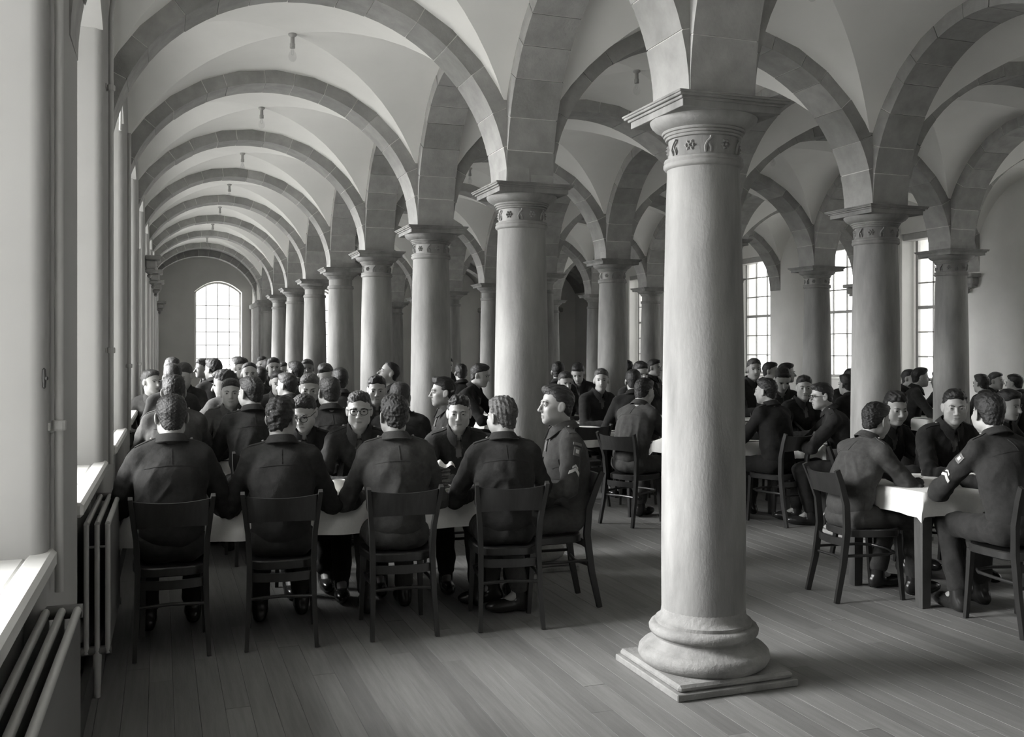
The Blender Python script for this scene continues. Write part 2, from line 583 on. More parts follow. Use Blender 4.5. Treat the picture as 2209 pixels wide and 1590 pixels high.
def vault_mesh(ax, by):
    """groined bay centred on the origin, half spans ax, by, springing at z = 0: four cells"""
    V, Fc = [], []
    nv, ns_ = 14, 12
    for q in range(4):
        base = len(V)
        for i in range(nv + 1):
            v = math.sin(math.pi / 2 * i / nv)
            for j in range(ns_ + 1):
                s = math.sin(math.pi / 2 * (2 * j / ns_ - 1))
                u = s * v
                z = HT * math.sqrt(max(0, 1 - u * u))
                if q == 0: p = (u * ax, v * by, z)
                elif q == 1: p = (-u * ax, -v * by, z)
                elif q == 2: p = (v * ax, -u * by, z)
                else: p = (-v * ax, u * by, z)
                V.append(p)
        for i in range(nv):
            for j in range(ns_):
                a = base + i * (ns_ + 1) + j
                Fc.append((a, a + 1, a + ns_ + 2, a + ns_ + 1))
    return me('vault_web', V, Fc, True, [M['vault']])

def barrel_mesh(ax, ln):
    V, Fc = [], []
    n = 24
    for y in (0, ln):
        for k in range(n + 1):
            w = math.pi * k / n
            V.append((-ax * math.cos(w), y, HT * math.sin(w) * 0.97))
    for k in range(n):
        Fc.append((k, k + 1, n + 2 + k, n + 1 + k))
    return me('barrel_web', V, Fc, True, [M['barrel_shade']])

BY = (BAY - 2 * HB) / 2
for ni, (xa, xb) in enumerate(NAVES):
    xc, a = (xa + xb) / 2, (xb - xa) / 2
    vm = vault_mesh(a + 0.12, BY + 0.12)
    for n in range(-1, 9):
        ob('vault_web', vm, None, ceiling, (xc, (YN(n) + YN(n + 1)) / 2, SPR))
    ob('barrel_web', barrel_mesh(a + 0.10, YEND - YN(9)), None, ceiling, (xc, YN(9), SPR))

# ------------------------------------------------------------------ stone arches made of voussoirs
def ring_pt(a, b, t, off):
    x, z = -a * math.cos(t), b * math.sin(t)
    nx, nz = -math.cos(t) / a, math.sin(t) / b
    l = math.hypot(nx, nz)
    return x + off * nx / l, z + off * nz / l

def voussoir(a, b, t0, t1, o0, o1, hw, along):
    n = 3
    V, Fc = [], []
    for k in range(n + 1):
        t = t0 + (t1 - t0) * k / n
        for (o, w) in ((o0, -hw), (o0, hw), (o1, hw), (o1, -hw)):
            x, z = ring_pt(a, b, t, o)
            V.append((x, w, z) if along == 'x' else (w, x, z))
    for k in range(n):
        for j in range(4):
            Fc.append((k * 4 + j, k * 4 + (j + 1) % 4, k * 4 + 4 + (j + 1) % 4, k * 4 + 4 + j))
    Fc += [(3, 2, 1, 0), (n * 4, n * 4 + 1, n * 4 + 2, n * 4 + 3)]
    m = MB().add(V, Fc).mesh('voussoir', mat=M['arch'])
    return m

ARCHM = {}
def arch_meshes(a, b, along, hw=HB):
    key = (round(a, 3), round(b, 3), along, hw)
    if key in ARCHM:
        return ARCHM[key]
    # stones of about equal length along the curve
    N = 15
    ts = [math.pi * k / 400 for k in range(401)]
    ln = [0]
    for k in range(400):
        p, q = ring_pt(a, b, ts[k], 0), ring_pt(a, b, ts[k + 1], 0)
        ln.append(ln[-1] + math.hypot(q[0] - p[0], q[1] - p[1]))
    sets = []
    for var in range(3):
        r = random.Random(var * 17 + N)
        cuts = [0.0] + [(k + r.uniform(-0.16, 0.16)) / N for k in range(1, N)] + [1.0]
        st = []
        for k in range(N):
            t0 = float(np.interp(cuts[k] * ln[-1] + 0.003, ln, ts))
            t1 = float(np.interp(cuts[k + 1] * ln[-1] - 0.003, ln, ts))
            st.append(voussoir(a, b, t0, t1, r.uniform(-0.003, 0.004), 0.17, hw + r.uniform(-0.003, 0.003), along))
        sets.append(st)
    bed = voussoir_ring(a, b, hw, along)
    ARCHM[key] = (sets, bed)
    return ARCHM[key]

def voussoir_ring(a, b, hw, along):
    n = 36
    V, Fc = [], []
    for k in range(n + 1):
        t = math.pi * k / n
        for (o, w) in ((0.0075, -hw + 0.006), (0.0075, hw - 0.006), (0.165, hw - 0.006), (0.165, -hw + 0.006)):
            x, z = ring_pt(a, b, t, o)
            V.append((x, w, z) if along == 'x' else (w, x, z))
    for k in range(n):
        for j in range(4):
            Fc.append((k * 4 + j, k * 4 + (j + 1) % 4, k * 4 + 4 + (j + 1) % 4, k * 4 + 4 + j))
    return MB().add(V, Fc).mesh('mortar_bed', mat=M['mortar'])

def place_arch(a, b, along, loc, var, hw=HB):
    global tn
    sets, bed = arch_meshes(a, b, along, hw)
    t = struct('trim_%d' % tn, bed, None, None, None, loc)
    tn += 1
    for m in sets[var % 3]:
        ob('voussoir', m, None, t)
    return t

RISE = CROWN - SPR
for ni, (xa, xb) in enumerate(NAVES):
    for n in range(0, 10):
        place_arch((xb - xa) / 2, RISE, 'x', ((xa + xb) / 2, YN(n), SPR), n + ni)
    place_arch((xb - xa) / 2, RISE - 0.08, 'x', ((xa + xb) / 2, YEND - 1.15, SPR), ni)
for i, x in enumerate(RX):
    for n in range(-1, 9):
        place_arch(BY, RISE, 'y', (x, (YN(n) + YN(n + 1)) / 2, SPR), n + i + 1)

# ------------------------------------------------------------------ columns
prof_shaft = [(0.198, 0.262), (0.200, 0.5), (0.199, 0.9), (0.195, 1.4), (0.188, 1.9), (0.179, 2.35), (0.173, 2.53), (0.174, 2.555),
              (0.183, 2.560), (0.190, 2.570), (0.190, 2.582), (0.184, 2.590), (0.186, 2.596), (0.180, 2.602), (0.172, 2.606)]
prof_base = [(0.285, 0.062), (0.300, 0.075), (0.312, 0.098), (0.308, 0.125), (0.292, 0.142), (0.272, 0.147), (0.268, 0.152), (0.243, 0.165),
             (0.232, 0.182), (0.236, 0.195), (0.250, 0.200), (0.258, 0.212), (0.260, 0.228), (0.252, 0.242), (0.238, 0.248), (0.228, 0.250),
             (0.228, 0.266), (0.215, 0.272), (0.203, 0.290), (0.199, 0.32)]
prof_frieze = [(0.172, 2.600), (0.168, 2.606), (0.168, 2.672), (0.172, 2.676)]
PC = 2.716
def capz(z):
    return z
prof_ech = [(0.170, 2.530 + 0.095), (0.176, 2.628), (0.178, 2.634), (0.174, 2.637), (0.184, 2.640), (0.188, 2.646), (0.184, 2.650), (0.196, 2.653)]
# capital between z 2.60 and 2.716: frieze, three fillets, echinus, abacus
def column_meshes(seg):
    S = 1.0
    sh = MB().lathe([(0.199, 0.29), (0.2005, 0.55), (0.199, 0.95), (0.194, 1.4), (0.187, 1.85), (0.178, 2.25), (0.1725, 2.395), (0.1735, 2.415),
                     (0.183, 2.419), (0.190, 2.428), (0.190, 2.440), (0.184, 2.447), (0.188, 2.455), (0.184, 2.464), (0.172, 2.468)], seg).mesh('shaft', True)
    bs = MB().lathe(prof_base, seg).mesh('base_moulding', True)
    fz = MB().lathe([(0.166, 2.462), (0.166, 2.556), (0.170, 2.560)], seg).mesh('frieze', True)
    ec = MB().lathe([(0.168, 2.556), (0.178, 2.558), (0.182, 2.564), (0.178, 2.570), (0.186, 2.572), (0.190, 2.578), (0.186, 2.584), (0.195, 2.586),
                     (0.199, 2.592), (0.196, 2.598), (0.210, 2.603), (0.232, 2.615), (0.247, 2.630), (0.254, 2.645), (0.255, 2.655), (0.2, 2.658)], seg).mesh('echinus', True)
    pl = MB().bbox(-0.315, 0.315, -0.315, 0.315, 0.0, 0.032, 0.004).bbox(-0.30, 0.30, -0.30, 0.30, 0.030, 0.064, 0.012).mesh('plinth')
    ab = MB()
    ab.bbox(-0.258, 0.258, -0.258, 0.258, 2.650, 2.684, 0.002)
    ab.bbox(-0.270, 0.270, -0.270, 0.270, 2.682, 2.696, 0.003)
    ab.bbox(-0.285, 0.285, -0.285, 0.285, 2.694, 2.707, 0.003)
    ab.bbox(-0.292, 0.292, -0.292, 0.292, 2.705, 2.716, 0.003)
    am = ab.mesh('abacus')
    for m_, k in ((sh, 'column'), (bs, 'base'), (fz, 'column'), (ec, 'column'), (pl, 'base'), (am, 'column')):
        m_.materials.append(M[k])
    return dict(plinth=pl, base_moulding=bs, shaft=sh, frieze=fz, echinus=ec, abacus=am)
CM_near, CM_far = column_meshes(64), column_meshes(32)

def rosette_mesh(kind):
    mb = MB()
    if kind == 0:                                     # eight petalled flower in a ring
        for k in range(6):
            w = math.pi * k / 3
            c = (0.018 * math.cos(w), 0, 0.018 * math.sin(w))
            v = [(c[0] + 0.011 * math.cos(w + math.pi / 2 * q), -0.0, c[2] + 0.011 * math.sin(w + math.pi / 2 * q)) for q in range(4)] + [(c[0], -0.011, c[2])]
            mb.add(v, [(0, 1, 4), (1, 2, 4), (2, 3, 4), (3, 0, 4)])
        v = [(0.009 * math.cos(math.pi / 3 * q), -0.004, 0.009 * math.sin(math.pi / 3 * q)) for q in range(6)] + [(0, -0.016, 0)]
        mb.add(v, [(q, (q + 1) % 6, 6) for q in range(6)])
    else:                                             # upright leaf with curled tip
        mb.tube([(-0.012, -0.002, -0.036), (-0.016, -0.008, -0.012), (-0.006, -0.010, 0.010), (0.010, -0.012, 0.024), (0.012, -0.006, 0.036)], 0.006, 5)
        mb.tube([(0.010, -0.002, -0.036), (0.012, -0.008, -0.020), (0.004, -0.010, 0.0)], 0.005, 5)
    return mb.mesh('carved_rosette', True, M['column'])
ROS = [rosette_mesh(0), rosette_mesh(1)]
ORDN = ['first', 'second', 'third', 'fourth', 'fifth', 'sixth', 'seventh', 'eighth', 'ninth', 'tenth']
ROWN = ['row nearest the left windows', 'middle row', 'row nearest the right wall']
for i, x in enumerate(RX):
    for n in range(0, 10):
        y = YN(n)
        dep = x * ST + y * CT
        if n == 0:
            lab = 'pale stone column outside the right edge of the view, ' + ROWN[i]
        elif i == 0 and n == 1:
            lab = 'large pale stone column in the foreground with its whole base showing'
        elif i == 0:
            lab = 'pale round stone column, %s from the front in the %s' % (ORDN[n - 1], ROWN[i])
        else:
            lab = 'round stone column, %s from the front in the %s' % (ORDN[n - 1], ROWN[i])
        c = thing('stone_column', lab, 'column', (x, y, 0), 0, 'columns of the ' + ROWN[i])
        cm = CM_near if dep < 9 else CM_far
        for k, m_ in cm.items():
            p = ob(k, m_, None, c)
            if k == 'shaft':
                p.rotation_euler.z = (n * 1.7 + i * 2.1) % 6.28
            if k == 'frieze' and dep < 14 and n > 0:
                for q in range(12):
                    w = 2 * math.pi * q / 12 + 0.13
                    ob('carved_rosette', ROS[q % 2], None, p, (0.166 * math.sin(w), -0.166 * math.cos(w), 2.512), w)

# corbels that carry the arches on the right wall, and at the end of the left wall
def corbel(loc, rz, lab=None):
    global tn
    c = struct('trim_%d' % tn, MB().bbox(-0.20, 0, -0.21, 0.21, -0.06, 0.0, 0.01).mesh('corbel_cap'), M['arch'], None, lab, loc, rz)
    tn += 1
    ob('moulding', MB().bbox(-0.15, 0, -0.17, 0.17, -0.17, -0.06, 0.02).mesh('moulding'), M['arch'], c)
    ob('bracket', MB().bbox(-0.12, 0, -0.14, 0.14, -0.21, -0.17, 0.01).mesh('bracket'), M['arch'], c)
    ob('pendant', MB().lathe([(0.005, -0.30), (0.03, -0.28), (0.035, -0.26), (0.02, -0.245), (0.05, -0.22), (0.075, -0.205)], 10, (-0.055, 0, 0)).mesh('pendant', True), M['arch'], c)
for n in range(0, 10):
    if n != 6:
        corbel((WR, YN(n), SPR - 0.02), 0)
corbel(WP(WL, YN(9) + 0.1, SPR - 0.05), math.pi)
for n in (5, 6, 7):
    corbel(WP(WL, YN(n), SPR + 0.10), math.pi)

# ------------------------------------------------------------------ bare bulbs at the crowns
LAMPW = {0: 'left aisle', 1: 'second aisle', 2: 'third aisle', 3: 'right aisle'}
sk = MB().lathe([(0.032, 0.0), (0.034, -0.012), (0.026, -0.02), (0.016, -0.028), (0.017, -0.075), (0.021, -0.08), (0.021, -0.115), (0.0, -0.116)], 16).mesh('lamp_socket', True, M['socket'])
bl = MB().lathe([(0.012, -0.112), (0.014, -0.128), (0.028, -0.158), (0.034, -0.182), (0.028, -0.206), (0.014, -0.219), (0.0005, -0.222)], 16).mesh('bulb', True, M['bulb'])
fl = MB().tube([(-0.006, 0, -0.13), (-0.008, 0, -0.165), (0.0, 0.004, -0.17), (0.008, 0, -0.165), (0.006, 0, -0.13)], 0.0012, 4).mesh('filament', False, M['socket'])
for ni, (xa, xb) in enumerate(NAVES):
    for n in range(0, 9):
        l = thing('ceiling_lamp', 'bare bulb in a socket on the vault crown, bay %s from the front, %s' % (ORDN[n], LAMPW[ni]), 'lamp',
                  ((xa + xb) / 2, (YN(n) + YN(n + 1)) / 2, CROWN + 0.12), 0, 'bare bulbs of the ' + LAMPW[ni])
        ob('lamp_socket', sk, None, l); b_ = ob('bulb', bl, None, l); ob('filament', fl, None, b_)

# ------------------------------------------------------------------ radiators, pipes
def radiator(lab, y0, y1, zb, zt, feed):
    r = thing('radiator', lab, 'radiator', WP(WL, (y0 + y1) / 2), WROT, 'radiators along the left wall')
    h = (y1 - y0) / 2
    for k, x in enumerate((-0.035 + 0.07, 0.005, -0.035)):
        x = (0.086, 0.042, -0.002)[k]
        p = ob('panel', MB().bbox(x - 0.007, x + 0.007, -h, h, zb, zt - 0.01, 0.004).mesh('panel'), M['paint'], r)
        ob('top_tube', MB().tube([(x, -h, zt), (x, h, zt)], 0.0125, 10).mesh('top_tube', True), M['tube'], p)
        ob('end_tube', MB().tube([(x, -h, zb), (x, -h, zt)], 0.0115, 10).mesh('end_tube', True), M['pipe'], p)  # pale colour stands in for the light on these tubes
    for yy in (-h + 0.01, h - 0.01):
        ob('header', MB().tube([(-0.025, yy, zb + 0.01), (0.10, yy, zb + 0.01)], 0.02, 10).mesh('header', True), M['paint'], r)
    ob('top_header', MB().tube([(-0.025, h - 0.01, zt - 0.005), (0.10, h - 0.01, zt - 0.005)], 0.022, 12).mesh('top_header', True), M['paint'], r)
    ob('tie_rod', MB().tube([(-0.002, -h, zt - 0.10), (0.086, -h, zt - 0.10)], 0.006, 6).mesh('tie_rod'), M['paint'], r)
    ob('tie_rod', MB().tube([(-0.002, -h + 0.55, zt - 0.04), (0.086, -h + 0.55, zt - 0.04)], 0.005, 6).mesh('tie_rod'), M['paint'], r)
    ob('feed_pipe', MB().tube([(0.042, feed * h - feed * 0.01, zb), (0.042, feed * h - feed * 0.01, 0.0)], 0.013, 10, radii=[0.02, 0.013]).mesh('feed_pipe', True), M['pipe'], r)
    ob('bracket', MB().box(-0.05, 0.09, -h * 0.6 - 0.01, -h * 0.6 + 0.01, zb - 0.02, zb).mesh('bracket'), M['iron'], r)
    return r
radiator('grey plate radiator in the left foreground, seen along its three top tubes', 1.5, 3.30, 0.16, 0.757, -1)
radiator('grey plate radiator beside the front chairs, its end with three upright tubes showing', 4.74, 5.66, 0.20, 0.775, -1)

def pipe(lab, pts, r, clamps):
    t = thing('heating_pipe', lab, 'pipe', (0, 0, 0), WROT, 'pipes up the left wall')
    ob('pipe_run', MB().tube(pts, r, 12).mesh('pipe_run', True), M['pipe'], t)
    for (y, z) in clamps:
        c = MB().lathe([(r + 0.007, -0.016), (r + 0.009, -0.01), (r + 0.009, 0.01), (r + 0.007, 0.016)], 12, (pts[0][0], y, z))
        c.box(WL - 0.01, pts[0][0], y - 0.012, y + 0.012, z - 0.01, z + 0.01)
        c.box(WL - 0.004, WL + 0.006, y - 0.06, y + 0.03, z - 0.012, z + 0.012)
        ob('pipe_clamp', c.mesh('pipe_clamp'), M['pipe'], t)
pipe('pale heating pipe with a clamp on the nearest pier of the left wall', [(WL + 0.026, 3.36, 0.80), (WL + 0.026, 3.36, 2.0), (WL + 0.026, 3.36, TOPZ - 0.05)], 0.013, [(3.36, 1.32)])
pipe('pale pipe with a dark clamp on the second pier, bent over at the top', [(WL + 0.026, 6.05, 0.9), (WL + 0.026, 6.05, 3.45), (WL + 0.04, 6.0, 3.55), (WL + 0.07, 5.98, 3.62)], 0.014, [(6.05, 1.55), (6.05, 3.05)])
pipe('thin pale pipe on the left wall between the third and fourth windows', [(WL + 0.026, 8.5, 0.9), (WL + 0.026, 8.5, 2.0), (WL + 0.026, 8.5, 3.3)], 0.014, [(8.5, 1.42)])
pipe('thin pale pipe on the left wall after the fourth window', [(WL + 0.026, 10.9, 0.9), (WL + 0.026, 10.9, 2.0), (WL + 0.026, 10.9, 2.6)], 0.014, [(10.9, 1.4)])
# conduit that ends in a hook on the vault beside the third arch
t = thing('conduit', 'thin conduit on the left vault ending in a hooked top beside the second arch', 'conduit', (0, 0, 0), WROT)
ob('conduit_run', MB().tube([(WL + 0.02, 7.2, 3.05), (WL + 0.03, 7.2, 3.4), (WL + 0.05, 7.18, 3.52), (WL + 0.10, 7.15, 3.56), (WL + 0.13, 7.12, 3.50)], 0.008, 8).mesh('conduit_run', True), M['pipe'], t)
# small dark fitting on the nearest window jamb
t = thing('wall_hook', 'small black oval fitting on the edge of the nearest left window', 'hook', (WL + 0.034, 3.27, 1.470))
t.scale = (0.5, 0.5, 0.72)
ob('back_plate', MB().lathe([(0.0, -0.045), (0.010, -0.038), (0.014, 0), (0.010, 0.038), (0.0, 0.045)], 10).mesh('back_plate', True), M['iron'], t)
ob('knob', MB().tube([(0, 0, 0), (0.02, -0.012, 0)], 0.008, 8).mesh('knob', True), M['iron'], t)
bbs = struct('baseboard_left', MB().box(WL - 0.01, WL + 0.02, YBACK, YEND, 0, 0.14).mesh('baseboard_left'), M['door'], rz=WROT)
struct('baseboard_right', MB().box(WR - 0.02, WR + 0.01, YBACK, YEND, 0, 0.14).mesh('baseboard_right'), M['door'])

# ------------------------------------------------------------------ chairs
def chair_meshes():
    c = M['chair']
    P = {}
    st = []
    n = 20
    # seat: rounded trapezoid slightly dished
    V, Fc = [], []
    ring = []
    for k in range(n):
        w = 2 * math.pi * k / n
        ex = 0.55
        x = 0.205 * math.copysign(abs(math.cos(w)) ** ex, math.cos(w))
        y = 0.20 * math.copysign(abs(math.sin(w)) ** ex, math.sin(w))
        x *= 1.0 + 0.10 * y / 0.2
        ring.append((x, y))
    for (s, z) in ((0.96, 0.395), (1.0, 0.40), (1.0, 0.437), (0.97, 0.443), (0.86, 0.443), (0.80, 0.436)):
        V += [(x * s, y * s, z) for x, y in ring]
    for i in range(5):
        for k in range(n):
            Fc.append((i * n + k, i * n + (k + 1) % n, (i + 1) * n + (k + 1) % n, (i + 1) * n + k))
    Fc.append(tuple(range(n - 1, -1, -1))); Fc.append(tuple(range(5 * n, 6 * n)))
    P['seat'] = [MB().add(V, Fc).mesh('seat', True, c)]
    P['rear_leg'] = [MB().bar([(sx * 0.190, -0.285, 0), (sx * 0.180, -0.235, 0.22), (sx * 0.176, -0.205, 0.44), (sx * 0.185, -0.215, 0.60), (sx * 0.203, -0.262, 0.74), (sx * 0.212, -0.295, 0.818)],
                              0.027, 0.038, ws=[0.85, 1, 1.1, 1.05, 0.95, 0.85]).mesh('rear_leg', True, c) for sx in (-1, 1)]
    P['front_leg'] = [MB().bar([(sx * 0.188, 0.185, 0), (sx * 0.180, 0.165, 0.25), (sx * 0.176, 0.155, 0.41)], 0.032, 0.032, ws=[0.75, 0.95, 1.1]).mesh('front_leg', True, c) for sx in (-1, 1)]
    # crest: broad curved board
    V, Fc = [], []
    m = 12
    for k in range(m + 1):
        t = 2 * k / m - 1
        bow = 0.055 * (1 - t * t)
        zt = 0.800 - 0.010 * (1 - t * t)
        zb = 0.655 + 0.012 * (1 - t * t)
        for z in (zb, zt):
            f = (z - 0.6) / 0.2
            yc = -0.222 - 0.062 * f - bow
            for d in (-0.008, 0.008):
                V.append((t * 0.198, yc + d, z))
    for k in range(m):
        a, b = k * 4, k * 4 + 4
        Fc += [(a, a + 1, b + 1, b), (a + 2, b + 2, b + 3, a + 3), (a, b, b + 2, a + 2), (a + 1, a + 3, b + 3, b + 1)]
    Fc += [(0, 2, 3, 1), (m * 4, m * 4 + 1, m * 4 + 3, m * 4 + 2)]
    P['crest_rail'] = [MB().add(V, Fc).mesh('crest_rail', True, c)]
    P['lower_rail'] = [MB().bar([(-0.17, -0.208, 0.365), (-0.09, -0.235, 0.365), (0, -0.245, 0.365), (0.09, -0.235, 0.365), (0.17, -0.208, 0.365)], 0.045, 0.016, side=(0, 0, 1)).mesh('lower_rail', True, c)]
    hoop = [(-0.178, -0.215, 0.285), (-0.185, -0.05, 0.285), (-0.178, 0.09, 0.285), (-0.13, 0.16, 0.285), (0, 0.185, 0.285), (0.13, 0.16, 0.285), (0.178, 0.09, 0.285), (0.185, -0.05, 0.285), (0.178, -0.215, 0.285)]
    P['stretcher_hoop'] = [MB().tube(hoop, 0.0095, 8).mesh('stretcher_hoop', True, c)]
    P['rear_stretcher'] = [MB().tube([(-0.178, -0.222, 0.255), (0, -0.19, 0.255), (0.178, -0.222, 0.255)], 0.0095, 8).mesh('rear_stretcher', True, c)]
    return P
CHAIR = chair_meshes()

for ms_ in CHAIR.values():
    for m_ in ms_:
        m_.transform(Matrix.Diagonal((0.93, 0.96, 1.0, 1.0)))

def put_chair(x, y, psi, label, group):
    t = thing('bentwood_chair', label, 'chair', (x, y, 0), psi, group)
    for k, ms in CHAIR.items():
        for m_ in ms:
            ob(k, m_, None, t)
    return t

# ------------------------------------------------------------------ tables
def put_table(cx, cy, sx, sy, rz, label, zt=0.70, legw=0.06):
    t = thing('dining_table', label, 'table', (cx, cy, 0), rz, 'mess tables')
    hx, hy = sx / 2, sy / 2
    ob('tabletop', MB().bbox(-hx, hx, -hy, hy, zt - 0.028, zt, 0.006).mesh('tabletop'), M['table'], t)
    i = 0.05
    ap = MB().box(-hx + i, hx - i, -hy + i, -hy + i + 0.02, zt - 0.12, zt - 0.028).box(-hx + i, hx - i, hy - i - 0.02, hy - i, zt - 0.12, zt - 0.028)
    ap.box(-hx + i, -hx + i + 0.02, -hy + i, hy - i, zt - 0.12, zt - 0.028).box(hx - i - 0.02, hx - i, -hy + i, hy - i, zt - 0.12, zt - 0.028)
    ob('apron', ap.mesh('apron'), M['table'], t)
    for a in (-1, 1):
        for b in (-1, 1):
            x, y = a * (hx - i - legw / 2 + 0.012), b * (hy - i - legw / 2 + 0.012)
            ob('leg', MB().bar([(x, y, 0), (x, y, zt - 0.028)], legw, legw, ws=[0.8, 1.0]).mesh('leg'), M['table'], t)
    return t

def put_cloth(cx, cy, sx, sy, rz, label, zt=0.702, over=0.2, seed=0, point=False):
    r = random.Random(seed)
    ph = [r.uniform(0, 6.28) for _ in range(6)]
    hx, hy = sx / 2 + 0.004, sy / 2 + 0.004
    st = 0.035
    nx, ny = int((2 * hx + 2 * over) / st), int((2 * hy + 2 * over) / st)
    V, Fc = [], []
    for i in range(nx + 1):
        for j in range(ny + 1):
            u = -(hx + over) + 2 * (hx + over) * i / nx
            v = -(hy + over) + 2 * (hy + over) * j / ny
            dx, dy = max(0, abs(u) - hx), max(0, abs(v) - hy)
            x, y = max(-hx, min(hx, u)), max(-hy, min(hy, v))
            d = dx + dy if point else math.hypot(dx, dy)
            z = zt + 0.0015 * math.sin(9 * u + ph[0]) * math.sin(8 * v + ph[1]) + 0.0015
            if d > 0:
                wav = 0.018 * math.sin(11 * (u + v * 0.6) + ph[2]) + 0.010 * math.sin(23 * (u - v) + ph[3])
                out = 0.010 + 0.10 * d + wav * min(1, d / 0.1)
                if dx > 0 and dy > 0:
                    q = min(dx, dy)
                    x += math.copysign(out * 0.6 + 0.26 * q, u); y += math.copysign(out * 0.6 + 0.26 * q, v)
                elif dx > 0:
                    x += math.copysign(max(out, 0.006), u)
                else:
                    y += math.copysign(max(out, 0.006), v)
                z = zt - 0.005 - 0.97 * d
            V.append((x, y, z))
    for i in range(nx):
        for j in range(ny):
            a = i * (ny + 1) + j
            Fc.append((a, a + ny + 1, a + ny + 2, a + 1))
    m = me('tablecloth', V, Fc, True, [M['cloth']])
    o = thing('tablecloth', label, 'tablecloth', (cx, cy, 0), rz, 'white tablecloths', m)
    return o

# crockery, each a thing of its own
CUP = MB().lathe([(0.020, 0.0), (0.021, 0.004), (0.028, 0.010), (0.037, 0.032), (0.040, 0.066), (0.0385, 0.067), (0.035, 0.034), (0.020, 0.010), (0.0, 0.009)], 20).mesh('cup', True, M['china'])
CUPH = MB().tube([(0.038, 0, 0.056), (0.056, 0, 0.052), (0.060, 0, 0.036), (0.050, 0, 0.022), (0.034, 0, 0.020)], 0.0042, 6).mesh('handle', True, M['china'])
TEA = MB().lathe([(0.0, 0.050), (0.0365, 0.050)], 20).mesh('tea', False, M['tea'], fix=False)
SAUC = MB().lathe([(0.025, 0.0), (0.030, 0.004), (0.055, 0.010), (0.074, 0.018), (0.073, 0.020), (0.052, 0.013), (0.0, 0.007)], 28).mesh('saucer', True, M['china'])
PLATE = MB().lathe([(0.055, 0.0), (0.062, 0.003), (0.085, 0.010), (0.115, 0.020), (0.114, 0.022), (0.082, 0.013), (0.0, 0.007)], 32).mesh('plate', True, M['china'])
BOWL = MB().lathe([(0.035, 0.0), (0.040, 0.004), (0.075, 0.030), (0.088, 0.055), (0.086, 0.056), (0.070, 0.030), (0.0, 0.010)], 28).mesh('bowl', True, M['china'])
def cup(x, y, z, rz, lab, group=None):
    t = thing('teacup', lab, 'cup', (x, y, z), rz, group)
    ob('cup_bowl', CUP, None, t); ob('handle', CUPH, None, t); ob('tea', TEA, None, t)
def saucer(x, y, z, lab, group=None):
    thing('saucer', lab, 'saucer', (x, y, z), 0, group, SAUC)
def plate(x, y, z, lab, group=None):
    thing('plate', lab, 'plate', (x, y, z), 0, group, PLATE)

ZC = 0.7065
Z1 = 0.6865
T1 = (0.98, 6.00, 2.30, 0.76)
put_table(*T1, 0, 'long dark table under a white cloth between the front row and the spectacled man', zt=0.68)
put_cloth(*T1, 0, 'white cloth on the front table, hanging down behind the four front chairs', zt=0.682, over=0.18, seed=1)
saucer(1.02, 5.97, Z1, 'white saucer in front of the spectacled man at the front table')
cup(1.02, 5.97, Z1 + 0.009, 0.7, 'white cup standing on a saucer in front of the spectacled man')
thing('bowl', 'round white bowl on the front cloth between the first and second front backs', 'bowl', (0.36, 6.0, Z1), 0, None, BOWL)
plate(0.38, 5.83, Z1, 'flat white plate near the front cloth edge between first and second front backs')
plate(1.60, 5.85, Z1, 'white plate under the stack of brown bread between the third and fourth front backs')
t = thing('bread_stack', 'stack of dark brown bread slices on a plate at the front table', 'bread', (1.60, 5.85, Z1 + 0.010), 0.3)
rr = random.Random(5)
for k in range(6):
    for side in (-1, 1):
        sl = MB().bbox(-0.034, 0.034, -0.055, 0.055, 0, 0.019, 0.007).mesh('slice', True, M['bread'])
        ob('slice', sl, None, t, (side * 0.037 + rr.uniform(-0.004, 0.004), rr.uniform(-0.008, 0.008), k * 0.0205 + 0.001), rr.uniform(-0.12, 0.12))
# crumpled napkin on top
V, Fc = [], []
for i in range(15):
    for j in range(11):
        u, v = i / 14 - 0.5, j / 10 - 0.5
        z = 0.012 + 0.014 * math.sin(14 * u + 3 * v) * math.cos(9 * v) + 0.008 * math.sin(13 * u - 7 * v) - 0.10 * max(0, abs(u) - 0.4) ** 1 - 0.1 * max(0, abs(v) - 0.38)
        V.append((u * 0.19, v * 0.15, z + 0.016))
for i in range(14):
    for j in range(10):
        a = i * 11 + j
        Fc.append((a, a + 11, a + 12, a + 1))
mn = me('paper_napkin', V, Fc, True, [M['paper']])
thing('paper_napkin', 'crumpled white paper on top of the bread stack', 'napkin', (1.60, 5.85, Z1 + 0.010 + 0.124), 0.25, None, mn)
